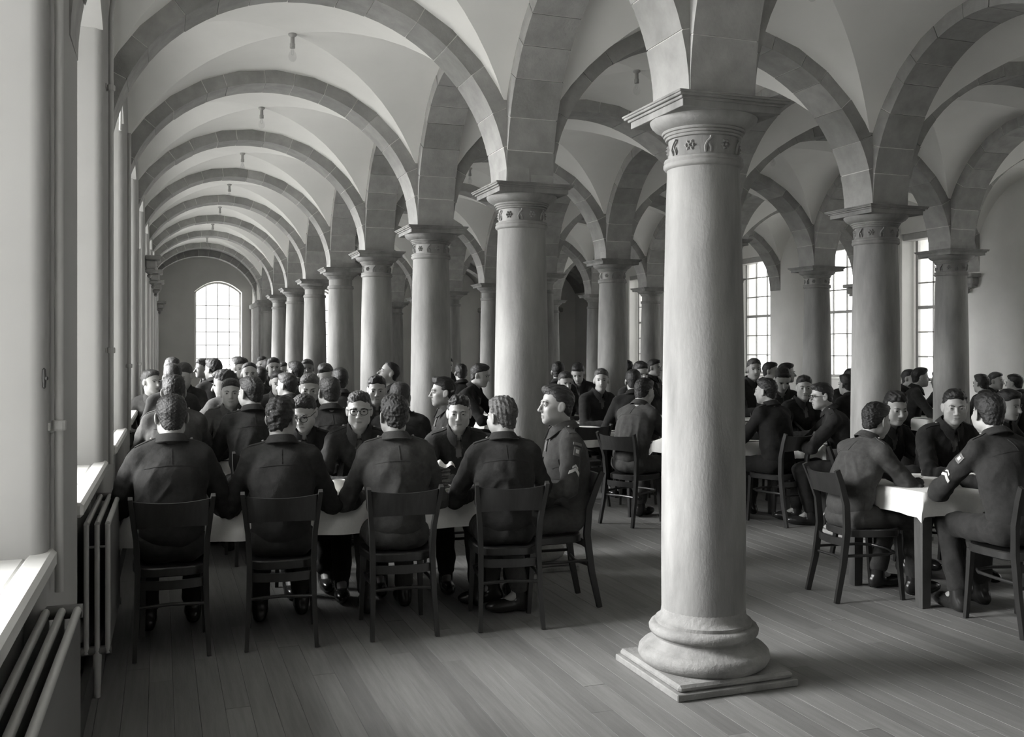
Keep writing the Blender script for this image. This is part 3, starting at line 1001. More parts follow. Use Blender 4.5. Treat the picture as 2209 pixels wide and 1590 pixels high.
# tables further back
TABLES = [
    ((0.98, 8.16, 2.25, 0.62), 0, 'second table of the left aisle under its white cloth', 'white cloth on the second table of the left aisle'),
    ((0.98, 10.42, 2.25, 0.72), 0, 'third table of the left aisle, behind the second one', 'white cloth on the third table of the left aisle'),
    ((1.05, 12.95, 2.2, 0.72), 0, 'fourth table of the left aisle, far back', 'white cloth on the fourth table of the left aisle'),
    ((1.10, 15.35, 2.2, 0.72), 0, 'last table of the left aisle, before the end window', 'white cloth on the last table of the left aisle'),
    ((4.42, 9.62, 1.2, 0.72), 0, 'table with papers behind the empty chair, left of the large column', 'pale cloth on the table behind the empty chair'),
    ((5.05, 8.22, 0.9, 0.8), 0, 'table behind the large foreground column', 'white cloth on the table behind the large foreground column'),
    ((5.95, 7.70, 0.8, 0.6), 0.2, 'table amid the dark group right of the large column', 'white cloth amid the dark group right of the large column'),
    ((7.0, 10.35, 1.2, 0.7), 0, 'far table between the middle and right columns', 'white cloth on the far table between the middle and right columns'),
    ((9.55, 9.95, 1.4, 0.7), 0, 'table near the right wall under the rightmost window', 'white cloth on the table near the right wall'),
    ((4.5, 11.9, 1.4, 0.7), 0, 'distant table in the second aisle', 'white cloth on the distant table in the second aisle'),
]
for (a, rz, l1, l2) in TABLES:
    put_table(*a, rz, l1)
    put_cloth(*a, rz, l2, over=0.16, seed=int(a[1] * 10))
# crockery on the second and third tables
for k, (x, y, where) in enumerate([(0.30, 8.05, 'beside the left end'), (0.88, 8.2, 'near the middle'), (1.45, 8.05, 'right of the middle'), (1.95, 8.2, 'at the right end')]):
    plate(x, y, ZC, 'white plate %s of the second left-aisle table' % where)
    cup(x + 0.16, y - 0.02, ZC, 1.2, 'white cup %s of the second left-aisle table' % where)
cup(4.62, 9.45, ZC, 2.0, 'white cup on the table behind the empty chair')
for k, (x, y, rz, w) in enumerate([(4.25, 9.45, 0.2, 'lowest'), (4.27, 9.47, -0.1, 'middle'), (4.24, 9.46, 0.35, 'topmost')]):
    thing('magazine', '%s of three pale magazines stacked on the table behind the empty chair' % w, 'magazine', (x, y, ZC + k * 0.009), rz, None,
          MB().bbox(-0.11, 0.11, -0.15, 0.15, 0, 0.008, 0.002).mesh('magazine', mat=M['paper']))
# the right hand table
TR = (4.86, 5.03, 1.22, 0.76)
put_table(*TR, 0.0, 'square legged table at the right, its cloth corner hanging down', legw=0.075)
put_cloth(*TR, 0.0, 'white cloth on the right table with a pointed hanging corner', over=0.14, seed=9, point=True)
cup(4.80, 4.86, ZC, 2.2, 'white cup on the right table beside the hands')
plate(5.02, 4.88, ZC, 'white plate on the right table before the man with the sleeve badge')
saucer(4.62, 5.15, ZC, 'white saucer on the right table before the leaning man')
put_chair(3.98, 9.05, 0.05, 'empty bentwood chair in front of the table with the magazines', None)

# ------------------------------------------------------------------ people: distance fields turned into one continuous surface
def rotx(a): c, s = math.cos(a), math.sin(a); return np.array([[1, 0, 0], [0, c, -s], [0, s, c]])
def roty(a): c, s = math.cos(a), math.sin(a); return np.array([[c, 0, s], [0, 1, 0], [-s, 0, c]])
def rotz(a): c, s = math.cos(a), math.sin(a); return np.array([[c, -s, 0], [s, c, 0], [0, 0, 1]])
V3 = lambda *a: np.array(a, dtype=float)


class Field:
    def __init__(s, xs, ys, zs):
        s.ax = [np.asarray(a, dtype=np.float32) for a in (xs, ys, zs)]
        s.f = np.full([len(a) for a in s.ax], 1.0, np.float32)

    def _sub(s, lo, hi):
        sl = []
        for k in range(3):
            i0 = max(0, int(np.searchsorted(s.ax[k], lo[k])) - 1)
            i1 = min(len(s.ax[k]), int(np.searchsorted(s.ax[k], hi[k])) + 1)
            if i1 - i0 < 1:
                return None
            sl.append(slice(i0, i1))
        return tuple(sl)

    def _apply(s, sl, d, k, op):
        f = s.f[sl]
        if op == 'u':
            if k > 0:
                h = np.clip(0.5 + 0.5 * (f - d) / k, 0, 1)
                s.f[sl] = f + (d - f) * h - k * h * (1 - h)
            else:
                s.f[sl] = np.minimum(f, d)
        else:                                      # smooth subtraction
            h = np.clip(0.5 - 0.5 * (f + d) / k, 0, 1)
            s.f[sl] = f + (-d - f) * h + k * h * (1 - h)

    def ell(s, c, r, R=None, k=0.03, op='u'):
        c, r = np.asarray(c, float), np.asarray(r, float)
        m = r.max() + 2 * k + 0.03
        sl = s._sub(c - m, c + m)
        if sl is None: return
        X = [s.ax[i][sl[i]] - np.float32(c[i]) for i in range(3)]
        X = np.meshgrid(*X, indexing='ij', sparse=True)
        if R is not None:
            L = [R[0, j] * X[0] + R[1, j] * X[1] + R[2, j] * X[2] for j in range(3)]
        else:
            L = X
        k0 = np.sqrt((L[0] / r[0]) ** 2 + (L[1] / r[1]) ** 2 + (L[2] / r[2]) ** 2)
        k1 = np.sqrt((L[0] / r[0] ** 2) ** 2 + (L[1] / r[1] ** 2) ** 2 + (L[2] / r[2] ** 2) ** 2) + 1e-6
        s._apply(sl, (k0 * (k0 - 1) / k1).astype(np.float32), k, op)

    def cone(s, a, b, ra, rb, k=0.03, op='u'):
        a, b = np.asarray(a, float), np.asarray(b, float)
        m = max(ra, rb) + 2 * k + 0.02
        sl = s._sub(np.minimum(a, b) - m, np.maximum(a, b) + m)
        if sl is None: return
        X = np.meshgrid(*[s.ax[i][sl[i]] - np.float32(a[i]) for i in range(3)], indexing='ij', sparse=True)
        ab = b - a
        h = np.clip((X[0] * ab[0] + X[1] * ab[1] + X[2] * ab[2]) / max(1e-9, ab @ ab), 0, 1)
        d = np.sqrt((X[0] - h * ab[0]) ** 2 + (X[1] - h * ab[1]) ** 2 + (X[2] - h * ab[2]) ** 2) - (ra + (rb - ra) * h)
        s._apply(sl, d.astype(np.float32), k, op)

    def sample(s, P):
        P = np.atleast_2d(P)
        idx, fr = [], []
        for k in range(3):
            i = np.clip(np.searchsorted(s.ax[k], P[:, k]) - 1, 0, len(s.ax[k]) - 2)
            idx.append(i)
            fr.append(np.clip((P[:, k] - s.ax[k][i]) / (s.ax[k][i + 1] - s.ax[k][i]), 0, 1))
        v = 0
        for a in (0, 1):
            for b in (0, 1):
                for c in (0, 1):
                    w = (fr[0] if a else 1 - fr[0]) * (fr[1] if b else 1 - fr[1]) * (fr[2] if c else 1 - fr[2])
                    v = v + w * s.f[idx[0] + a, idx[1] + b, idx[2] + c]
        return v

    def hit(s, p, d, dist=0.5, n=160):
        p, d = np.asarray(p, float), np.asarray(d, float)
        d = d / np.linalg.norm(d)
        t = np.linspace(0, dist, n)
        v = s.sample(p[None] + t[:, None] * d[None])
        k = np.argmax(v < 0)
        if v[k] >= 0:
            return None
        if k == 0:
            return p
        u = v[k - 1] / (v[k - 1] - v[k])
        return p + d * (t[k - 1] + u * (t[k] - t[k - 1]))

    def surface(s):
        f = s.f
        ins = f < 0
        nx, ny, nz = f.shape
        c = np.zeros((nx - 1, ny - 1, nz - 1), np.int8)
        for a in (0, 1):
            for b in (0, 1):
                for d in (0, 1):
                    c += ins[a:nx - 1 + a, b:ny - 1 + b, d:nz - 1 + d]
        act = (c > 0) & (c < 8)
        I = np.argwhere(act)
        if len(I) == 0:
            return np.zeros((0, 3)), np.zeros((0, 4), int)
        vid = np.full(act.shape, -1, np.int32)
        vid[I[:, 0], I[:, 1], I[:, 2]] = np.arange(len(I))
        acc = np.zeros((len(I), 3)); cnt = np.zeros(len(I))
        off = [(0, 0, 0), (1, 0, 0), (0, 1, 0), (1, 1, 0), (0, 0, 1), (1, 0, 1), (0, 1, 1), (1, 1, 1)]
        val = [f[I[:, 0] + o[0], I[:, 1] + o[1], I[:, 2] + o[2]] for o in off]
        pos = [np.stack([s.ax[k][I[:, k] + o[k]] for k in range(3)], 1) for o in off]
        for a, b in ((0, 1), (2, 3), (4, 5), (6, 7), (0, 2), (1, 3), (4, 6), (5, 7), (0, 4), (1, 5), (2, 6), (3, 7)):
            cr = (val[a] < 0) != (val[b] < 0)
            t = np.where(cr, val[a] / np.where(cr, val[a] - val[b], 1), 0)[:, None]
            acc += np.where(cr[:, None], pos[a] + t * (pos[b] - pos[a]), 0)
            cnt += cr
        Vt = acc / cnt[:, None]
        Q = []
        # x edges
        for axis in range(3):
            if axis == 0:
                e = ins[:-1, 1:-1, 1:-1] != ins[1:, 1:-1, 1:-1]
            elif axis == 1:
                e = ins[1:-1, :-1, 1:-1] != ins[1:-1, 1:, 1:-1]
            else:
                e = ins[1:-1, 1:-1, :-1] != ins[1:-1, 1:-1, 1:]
            E = np.argwhere(e)
            if len(E) == 0: continue
            g = E.copy()
            o1, o2 = [(1, 2), (0, 2), (0, 1)][axis]
            for k in range(3):
                if k != axis:
                    g[:, k] += 1
            st = ins[g[:, 0], g[:, 1], g[:, 2]]
            def cell(d1, d2):
                h = g.copy(); h[:, o1] -= d1; h[:, o2] -= d2
                return vid[h[:, 0], h[:, 1], h[:, 2]]
            q = np.stack([cell(1, 1), cell(0, 1), cell(0, 0), cell(1, 0)], 1)
            flip = st if axis != 1 else ~st
            q = np.where(flip[:, None], q, q[:, ::-1])
            Q.append(q)
        Q = np.concatenate(Q)
        Q = Q[(Q >= 0).all(1)]
        return Vt, Q


def np_mesh(name, Vt, Q, mats, midx=None, smooth=True):
    m = bpy.data.meshes.new(name)
    m.vertices.add(len(Vt))
    m.vertices.foreach_set('co', np.asarray(Vt, np.float32).ravel())
    m.loops.add(Q.size)
    m.loops.foreach_set('vertex_index', np.asarray(Q, np.int32).ravel())
    m.polygons.add(len(Q))
    m.polygons.foreach_set('loop_start', np.arange(0, Q.size, 4, dtype=np.int32))
    m.update(calc_edges=True)
    if smooth:
        m.polygons.foreach_set('use_smooth', np.ones(len(Q), bool))
    for a in mats:
        m.materials.append(a)
    if midx is not None:
        m.polygons.foreach_set('material_index', np.asarray(midx, np.int32))
    m.update()
    return m


def axis_mix(lo, hi, coarse, fines):
    """grid lines from lo to hi at the coarse step, refined inside the fine ranges"""
    out, x = [], lo
    while x <= hi:
        out.append(x)
        st = coarse
        for (a, b, s_) in fines:
            if a - coarse * 0.5 <= x <= b:
                st = min(st, s_)
        x += st
    return np.array(out)

# ---- skeleton
POSES = {   # lean of the lower and upper back, elbows and wrists (relative to the neck base, in person axes)
    'eat':     dict(l1=6, l2=16, el=(0.265, 0.15, -0.335), wr=(0.09, 0.35, -0.300)),
    'hunch':   dict(l1=16, l2=40, el=(0.24, 0.20, -0.26), wr=(0.10, 0.40, -0.245)),
    'lean':    dict(l1=12, l2=26, el=(0.25, 0.17, -0.31), wr=(0.06, 0.37, -0.285)),
    'upright': dict(l1=0, l2=6, el=(0.245, 0.04, -0.32), wr=(0.10, 0.24, -0.38)),
    'wide':    dict(l1=1, l2=12, el=(0.282, 0.08, -0.350), wr=(0.11, 0.31, -0.330)),
    'sip':     dict(l1=4, l2=12, el=(0.26, 0.20, -0.26), wr=(0.07, 0.25, -0.06)),
}
def skeleton(pose, hyaw=0, hpitch=0, hroll=0, twist=0, sc_=1.0):
    p = POSES[pose]
    J = {}
    a1, a2 = math.radians(p['l1']), math.radians(p['l2'])
    H = V3(0, 0, 0.535)
    u1, u2 = V3(0, math.sin(a1), math.cos(a1)), V3(0, math.sin(a2), math.cos(a2))
    Mid = H + 0.24 * u1
    N = Mid + 0.275 * u2
    Rt = rotz(math.radians(twist)) @ rotx(-a2)
    Rl = rotx(-a1)
    J.update(H=H, M=Mid, N=N, Rt=Rt, Rl=Rl, u2=u2, u1=u1)
    Rtw = rotz(math.radians(twist))
    for s_, n in ((-1, 'L'), (1, 'R')):
        J['S' + n] = N + Rt @ V3(s_ * 0.158, -0.005, -0.062)
        e, w = p['el'], p['wr']
        J['E' + n] = N + Rtw @ V3(s_ * e[0], e[1], e[2])
        J['W' + n] = N + Rtw @ V3(s_ * w[0], w[1], w[2])
        J['hip' + n] = V3(s_ * 0.095, 0.0, 0.53)
        J['K' + n] = V3(s_ * 0.125, 0.43, 0.50)
        J['A' + n] = V3(s_ * 0.12, 0.40 + 0.05 * s_, 0.10)
    nd = rotx(-a2 * 0.45) @ V3(0, 0.014, 0.150)
    J['C'] = N + nd + V3(0, 0.018, 0)
    J['Rh'] = rotz(math.radians(hyaw)) @ rotx(-math.radians(hpitch)) @ roty(math.radians(hroll))
    return J


def add_head(F_, J, fine=True, fat=1.0):
    C, R = J['C'], J['Rh']
    g = lambda x, y, z: C + R @ V3(x * fat, y, z)
    F_.cone(J['N'] - 0.05 * J['u2'], g(0, -0.028, -0.045), 0.060, 0.053, 0.02)
    F_.ell(g(0, -0.014, 0.034), (0.0755 * fat, 0.096, 0.080), R, 0.02)
    F_.ell(g(0, 0.026, -0.040), (0.060 * fat, 0.066, 0.078), R, 0.03)
    F_.ell(g(0, 0.062, -0.096), (0.026, 0.022, 0.018), R, 0.025)
    if not fine:
        F_.cone(g(0, 0.088, -0.002), g(0, 0.108, -0.034), 0.010, 0.013, 0.012)
        for s_ in (-1, 1):
            F_.ell(g(s_ * 0.076, -0.008, -0.008), (0.010, 0.020, 0.032), R @ rotz(s_ * 0.3), 0.006)
            F_.ell(g(s_ * 0.031, 0.098, 0.004), (0.017, 0.016, 0.010), R, 0.012, 's')
        return
    for s_ in (-1, 1):
        F_.ell(g(s_ * 0.046, 0.006, -0.064), (0.018, 0.024, 0.022), R, 0.03)
        F_.ell(g(s_ * 0.042, 0.060, -0.022), (0.020, 0.018, 0.014), R, 0.025)
        F_.ell(g(s_ * 0.043, 0.036, -0.045), (0.018, 0.032, 0.034), R, 0.03)
    F_.cone(g(-0.034, 0.080, 0.018), g(0.034, 0.080, 0.018), 0.010, 0.010, 0.016)
    for s_ in (-1, 1):
        F_.ell(g(s_ * 0.0315, 0.099, 0.002), (0.017, 0.017, 0.0105), R, 0.012, 's')
        F_.ell(g(s_ * 0.0315, 0.0775, 0.0015), (0.0150, 0.0135, 0.0135), R, 0.003)
        F_.ell(g(s_ * 0.0320, 0.0930, 0.0010), (0.0135, 0.0120, 0.0042), R, 0.003, 's')
    F_.cone(g(0, 0.089, 0.008), g(0, 0.108, -0.030), 0.0075, 0.0105, 0.010)
    F_.ell(g(0, 0.106, -0.033), (0.010, 0.010, 0.009), R, 0.008)
    for s_ in (-1, 1):
        F_.ell(g(s_ * 0.0115, 0.095, -0.037), (0.008, 0.010, 0.007), R, 0.006)
        F_.ell(g(s_ * 0.0775, -0.008, -0.008), (0.008, 0.021, 0.033), R @ rotz(s_ * 0.38) @ rotx(0.2), 0.005)
        F_.ell(g(s_ * 0.086, 0.000, -0.006), (0.006, 0.011, 0.018), R @ rotz(s_ * 0.38), 0.005, 's')
    F_.cone(g(-0.013, 0.0855, -0.0625), g(0.013, 0.0855, -0.0625), 0.0045, 0.0045, 0.008)
    F_.cone(g(-0.011, 0.0850, -0.0725), g(0.011, 0.0850, -0.0725), 0.0052, 0.0052, 0.008)
    for s_ in (-1, 1):
        F_.cone(g(0, 0.0945, -0.0674), g(s_ * 0.023, 0.0865, -0.0655), 0.0020, 0.0015, 0.004, 's')


def add_hand(F_, J, n, curl=0.6):
    s_ = -1 if n == 'L' else 1
    W, E = J['W' + n], J['E' + n]
    d = W - E; d = d / np.linalg.norm(d)
    d = d * np.array([1, 1, 0.25]); d /= np.linalg.norm(d)
    up = V3(0, 0, 1)
    inn = np.cross(d, up) * s_          # towards the little finger side, palm down
    inn = -inn / np.linalg.norm(inn)
    up = np.cross(inn, d) * s_
    up /= np.linalg.norm(up)
    if up[2] < 0: up = -up
    F_.cone(W - 0.03 * d, W + 0.012 * d, 0.026, 0.025, 0.012)
    P = W + 0.048 * d
    for k, o in enumerate((-0.027, -0.009, 0.009, 0.026)):
        F_.cone(W + 0.015 * d + inn * o * 0.7, W + 0.078 * d + inn * o, 0.0125, 0.0105, 0.010)
    for k, (o, ln) in enumerate(((-0.028, 0.066), (-0.010, 0.076), (0.009, 0.071), (0.027, 0.056))):
        a = W + 0.080 * d + inn * o
        b = a + ln * 0.52 * (d * 0.93 - up * 0.25 * curl) + inn * o * 0.1
        c = b + ln * 0.48 * (d * 0.72 - up * 0.75 * curl)
        F_.cone(a, b, 0.0098, 0.0088, 0.003)
        F_.cone(b, c, 0.0088, 0.0072, 0.003)
    a = W + 0.022 * d - inn * 0.026
    b = W + 0.056 * d - inn * 0.052 - up * 0.006
    c = W + 0.086 * d - inn * 0.050 - up * 0.014
    F_.cone(a, b, 0.0135, 0.0105, 0.008)
    F_.cone(b, c, 0.0105, 0.0085, 0.003)


def add_body(F_, J):
    """slim continuous trunk and limbs under the clothes"""
    H, Mi, N = J['H'], J['M'], J['N']
    F_.ell(H + V3(0, 0, 0.02), (0.13, 0.09, 0.10), J['Rl'], 0.03)
    F_.ell(Mi, (0.125, 0.085, 0.17), J['Rl'], 0.04)
    F_.ell(Mi + 0.14 * J['u2'], (0.145, 0.085, 0.13), J['Rt'], 0.04)
    F_.cone(J['SL'], J['SR'], 0.045, 0.045, 0.03)
    for n in 'LR':
        F_.cone(J['S' + n], J['E' + n], 0.042, 0.036, 0.02)
        F_.cone(J['E' + n], J['W' + n], 0.036, 0.025, 0.015)
        F_.cone(J['hip' + n], J['K' + n], 0.062, 0.048, 0.02)
        F_.cone(J['K' + n], J['A' + n], 0.046, 0.034, 0.015)
        F_.cone(J['A' + n], J['A' + n] + V3(0, 0.12, -0.06), 0.033, 0.025, 0.012)


def add_jacket(F_, J):
    H, Mi, N, Rt, Rl = J['H'], J['M'], J['N'], J['Rt'], J['Rl']
    F_.ell(H + 0.06 * J['u1'] + V3(0, -0.005, 0), (0.165, 0.125, 0.10), Rl, 0.03)
    F_.ell(H + 0.17 * J['u1'] + V3(0, 0.0, 0), (0.178, 0.132, 0.14), Rl, 0.04)
    F_.ell(Mi + 0.05 * J['u2'], (0.180, 0.125, 0.16), Rt, 0.04)
    F_.ell(Mi + 0.135 * J['u2'] - 0.008 * (Rt @ V3(0, 1, 0)), (0.178, 0.120, 0.145), Rt, 0.05)
    F_.cone(J['SL'], J['SR'], 0.058, 0.058, 0.04)
    for n, s_ in (('L', -1), ('R', 1)):
        F_.cone(N + Rt @ V3(s_ * 0.035, -0.012, 0.004), N + Rt @ V3(s_ * 0.138, -0.005, -0.036), 0.046, 0.046, 0.03)
        F_.cone(J['S' + n] + Rt @ V3(s_ * 0.004, 0, -0.012), J['E' + n], 0.060, 0.054, 0.022)
        F_.cone(J['E' + n], J['E' + n] + 0.86 * (J['W' + n] - J['E' + n]), 0.055, 0.040, 0.015)
        c0 = J['E' + n] + 0.80 * (J['W' + n] - J['E' + n])
        F_.cone(c0, J['E' + n] + 0.93 * (J['W' + n] - J['E' + n]), 0.041, 0.040, 0.004)


def add_trousers(F_, J):
    F_.ell(V3(0, 0.02, 0.525), (0.165, 0.135, 0.085), None, 0.03)
    for n in 'LR':
        F_.cone(J['hip' + n], J['K' + n], 0.088, 0.068, 0.03)
        F_.cone(J['K' + n], J['A' + n] + V3(0, -0.005, 0.05), 0.068, 0.058, 0.02)


def noise3(P, seed, scale, n=7):
    r = np.random.RandomState(seed)
    v = 0
    for _ in range(n):
        k = r.normal(size=3); k = k / np.linalg.norm(k) * (2 * math.pi / scale) * r.uniform(0.6, 1.5)
        v = v + np.sin(P @ k + r.uniform(0, 6.28))
    return v / math.sqrt(n)


def folds(Vt, J, seed, amp):
    """cloth folds: creases at the elbows, drag lines down the back"""
    r = np.random.RandomState(seed)
    D = np.zeros(len(Vt))
    for n in 'LR':
        S_, E_, W_ = J['S' + n], J['E' + n], J['W' + n]
        for a, b, per in ((S_, E_, 0.062), (E_, W_, 0.05)):
            ab = b - a; L = np.linalg.norm(ab); t = (Vt - a) @ ab / L ** 2
            dist = np.linalg.norm(Vt - a - np.clip(t, 0, 1)[:, None] * ab, axis=1)
            w = np.clip(1 - dist / 0.10, 0, 1) * (0.35 + 0.65 * np.exp(-(((t if a is E_ else 1 - t)) / 0.35) ** 2))
            tw = Vt @ r.normal(size=3) * 14
            D += w * np.sin(2 * math.pi * t * L / per + 1.3 * np.sin(tw) + r.uniform(0, 6)) * amp * 1.1
    q = (Vt - J['M'])
    back = np.exp(-((q[:, 2] - 0.05) / 0.16) ** 2)
    qd = np.stack([np.abs(q[:, 0]) * 0.9 + q[:, 2] * 0.42, q[:, 1] * 0.5, q[:, 2] * 0.30 - np.abs(q[:, 0]) * 0.2], 1)
    rid = np.clip(0.75 - np.abs(noise3(qd, seed + 5, 0.11, 6)), -0.35, 0.75)
    D += back * rid * amp * 1.5
    D += back * noise3(q * np.array([1.0, 0.7, 0.33]), seed + 6, 0.09, 6) * amp * 0.45
    D += noise3(Vt, seed + 9, 0.22, 5) * amp * 0.9
    return D


def displace(Vt, Q, D):
    a, b, c, d = (Vt[Q[:, k]] for k in range(4))
    fn = np.cross(c - a, d - b)
    N = np.zeros_like(Vt)
    for k in range(4):
        np.add.at(N, Q[:, k], fn)
    N /= np.linalg.norm(N, axis=1)[:, None] + 1e-12
    return Vt + N * D[:, None]


HAIR = {   # top height, front quiff, wave amplitude, wave length, hairline
    'crop':   dict(top=0.006, quiff=0.004, amp=0.0016, wl=0.016, line=0.0),
    'swept':  dict(top=0.012, quiff=0.014, amp=0.0022, wl=0.022, line=0.0),
    'part':   dict(top=0.013, quiff=0.010, amp=0.0022, wl=0.024, line=-0.002, skew=0.016),
    'curly':  dict(top=0.013, quiff=0.012, amp=0.0030, wl=0.020, line=0.0),
    'pomp':   dict(top=0.014, quiff=0.024, amp=0.0040, wl=0.030, line=0.004),
    'thin':   dict(top=0.004, quiff=0.000, amp=0.0012, wl=0.02, line=0.026),
}
def hair_mesh(J, style, step, seed, fat=1.0):
    h = HAIR[style]
    C, R = J['C'], J['Rh']
    g = np.arange(-0.135, 0.1351, step)
    gx, gy, gz = np.arange(-0.115, 0.1151, step), np.arange(-0.135, 0.1301, step), np.arange(-0.115, 0.1651, step)
    F_ = Field(gx, gy, gz)
    F_.ell(V3(0, -0.016, 0.036), (0.0785 * fat, 0.100, 0.0835), None, 0)
    F_.ell(V3(h.get('skew', 0.0), -0.002, 0.066 + h['top']), (0.070 * fat, 0.084, 0.050), None, 0.02)
    F_.ell(V3(0, -0.040, -0.030), (0.060 * fat, 0.060, 0.068), None, 0.02)
    if h['quiff']:
        F_.ell(V3(h.get('skew', 0.0) * 1.2, 0.050, 0.086 + h['quiff'] * 0.5), (0.050, 0.038 + h['quiff'] * 0.2, 0.022 + h['quiff'] * 0.4), None, 0.018)
    X, Y, Z = np.meshgrid(gx, gy, gz, indexing='ij', sparse=True)
    P = np.stack(np.broadcast_arrays(X, Y, Z), -1).reshape(-1, 3)
    nz = noise3(P * (np.array([1, 0.35, 1.0]) if style != 'curly' else np.array([1, 0.8, 0.9])), seed, h['wl'], 8 if style != 'curly' else 14).reshape(F_.f.shape)
    F_.f += (nz * h['amp']).astype(np.float32)
    wob = 0.0015 * np.sin(60 * X + seed) + 0.0008 * np.sin(130 * X + 40 * Z)
    ln = h['line']
    c1 = 0.794 * Y - 0.607 * Z - 0.0235 + ln + wob + 0.9 * np.maximum(0, np.abs(X) - 0.045) * 0.35
    c2 = 0.747 * Y - 0.664 * Z - 0.0095 + wob
    cut = np.maximum(c1, c2)                   # > 0 is bare skin
    # thin towards the cut line
    F_.f += np.clip(0.006 + cut * 0.18, 0, 0.006).astype(np.float32)
    F_.f = np.maximum(F_.f, cut.astype(np.float32))
    Vt, Q = F_.surface()
    return Vt @ R.T + C, Q


def tube_np(pts, r, n=6):
    mb = MB().tube([Vector(p) for p in pts], r, n)
    return mb

def collar_mesh(J, m_, lapel):
    """stand and fall collar around the neck"""
    N, Rt = J['N'], rotx(-math.radians(10)) @ np.eye(3)
    Rt = J['Rt'] if lapel else J['Rt']
    V, Fc = [], []
    n = 30
    gap = 0.20
    for i in range(n + 1):
        ph = gap + (2 * math.pi - 2 * gap) * i / n          # 0 = front
        fr = max(0.0, math.cos(ph))
        x, y = math.sin(ph), math.cos(ph)
        drop = 0.034 * fr ** 2
        lp = max(0.0, (fr - 0.55) / 0.45) if lapel else 0
        prof = [(0.060, -0.012 - drop), (0.0605, 0.040 - drop), (0.066, 0.046 - drop), (0.074 + 0.004 * fr, 0.036 - drop),
                (0.094 + 0.016 * lp, 0.000 - drop * 0.6 - 0.040 * lp), (0.090 + 0.014 * lp, -0.005 - drop * 0.6 - 0.040 * lp), (0.070, 0.022 - drop)]
        for r_, z in prof:
            V.append(N + Rt @ V3(x * r_ * 1.02, y * r_ * 1.04 - 0.008 + 0.012 * lp, z + 0.012))
    k = 7
    for i in range(n):
        for j in range(k):
            a, b = i * k + j, i * k + (j + 1) % k
            Fc.append((a, b, b + k, a + k))
    Fc.append(tuple(range(k))); Fc.append(tuple(range(n * k + k - 1, n * k - 1, -1)))
    return MB().add([tuple(v) for v in V], Fc).mesh('collar', True, m_)


def bvh_hit(bv, p, d):
    r = bv.ray_cast(Vector(p), Vector(d), 0.6)
    return None if r[0] is None else np.array(r[0])


def patch(F_, pts, d, thick, name, m_):
    """a strip of cloth lying on the jacket: pts is a grid (rows of points) thrown along d"""
    rows = []
    d = np.asarray(d, float) / np.linalg.norm(d)
    for row in pts:
        rr_ = []
        for p in row:
            h = F_.hit(p, d) if isinstance(F_, Field) else bvh_hit(F_, p, d)
            if h is None:
                return None
            rr_.append(h)
        rows.append(rr_)
    nr, nc = len(rows), len(rows[0])
    V = [tuple(p - d * thick) for r_ in rows for p in r_] + [tuple(p + d * 0.012) for r_ in rows for p in r_]
    n = nr * nc
    Fc = []
    for i in range(nr - 1):
        for j in range(nc - 1):
            a = i * nc + j
            Fc.append((a, a + 1, a + nc + 1, a + nc))
            Fc.append((n + a, n + a + nc, n + a + nc + 1, n + a + 1))
    bd = [j for j in range(nc)] + [i * nc + nc - 1 for i in range(1, nr)] + [(nr - 1) * nc + j for j in range(nc - 2, -1, -1)] + [i * nc for i in range(nr - 2, 0, -1)]
    for i in range(len(bd)):
        a, b = bd[i], bd[(i + 1) % len(bd)]
        Fc.append((a, n + a, n + b, b))
    return MB().add(V, Fc).mesh(name, True, m_)


def eye_mesh():
    mb = MB().lathe([(0.0005, -0.012), (0.007, -0.0097), (0.0113, -0.004), (0.0113, 0.004), (0.007, 0.0097)], 12)
    a = mb.mesh('eye', True, M['eye_white'])
    a.transform(Matrix.Rotation(-math.pi / 2, 4, 'X'))
    i = MB().lathe([(0.0072, 0.0095), (0.0066, 0.0112), (0.0005, 0.0122)], 12).mesh('iris', True, M['iris'])
    i.transform(Matrix.Rotation(-math.pi / 2, 4, 'X'))
    return a, i
EYE_M, IRIS_M = eye_mesh()

def brow_mesh(s_, m_):
    pts = [(s_ * 0.013, 0.0935, 0.0185), (s_ * 0.026, 0.0935, 0.0225), (s_ * 0.040, 0.083, 0.0215), (s_ * 0.049, 0.070, 0.016)]
    return MB().tube(pts, 0.003, 6, radii=[0.0026, 0.0036, 0.0032, 0.0016]).mesh('eyebrow', True, m_)

def glasses_mesh():
    rim = MB()
    for s_ in (-1, 1):
        c = (s_ * 0.0325, 0.108, -0.001)
        pts = []
        for k in range(17):
            w = 2 * math.pi * k / 16
            pts.append((c[0] + 0.0235 * math.cos(w) * (1 + 0.08 * abs(math.sin(w))), c[1] - 0.004 * abs(math.cos(w)) * (1 if math.cos(w) * s_ > 0 else 0) * 2, c[2] + 0.0195 * math.sin(w)))
        rim.tube(pts, 0.0021, 6, cap=False)
        rim.tube([(s_ * 0.012, 0.106, 0.014), (s_ * 0.036, 0.106, 0.0185), (s_ * 0.056, 0.098, 0.014)], 0.0034, 6)
        rim.tube([(s_ * 0.056, 0.099, 0.012), (s_ * 0.074, 0.070, 0.010), (s_ * 0.080, 0.0, 0.006), (s_ * 0.080, -0.012, -0.004)], 0.0022, 6)
    rim.tube([(-0.010, 0.109, 0.004), (0, 0.112, 0.007), (0.010, 0.109, 0.004)], 0.0025, 6)
    a = rim.mesh('spectacles', True, M['rim'])
    return a


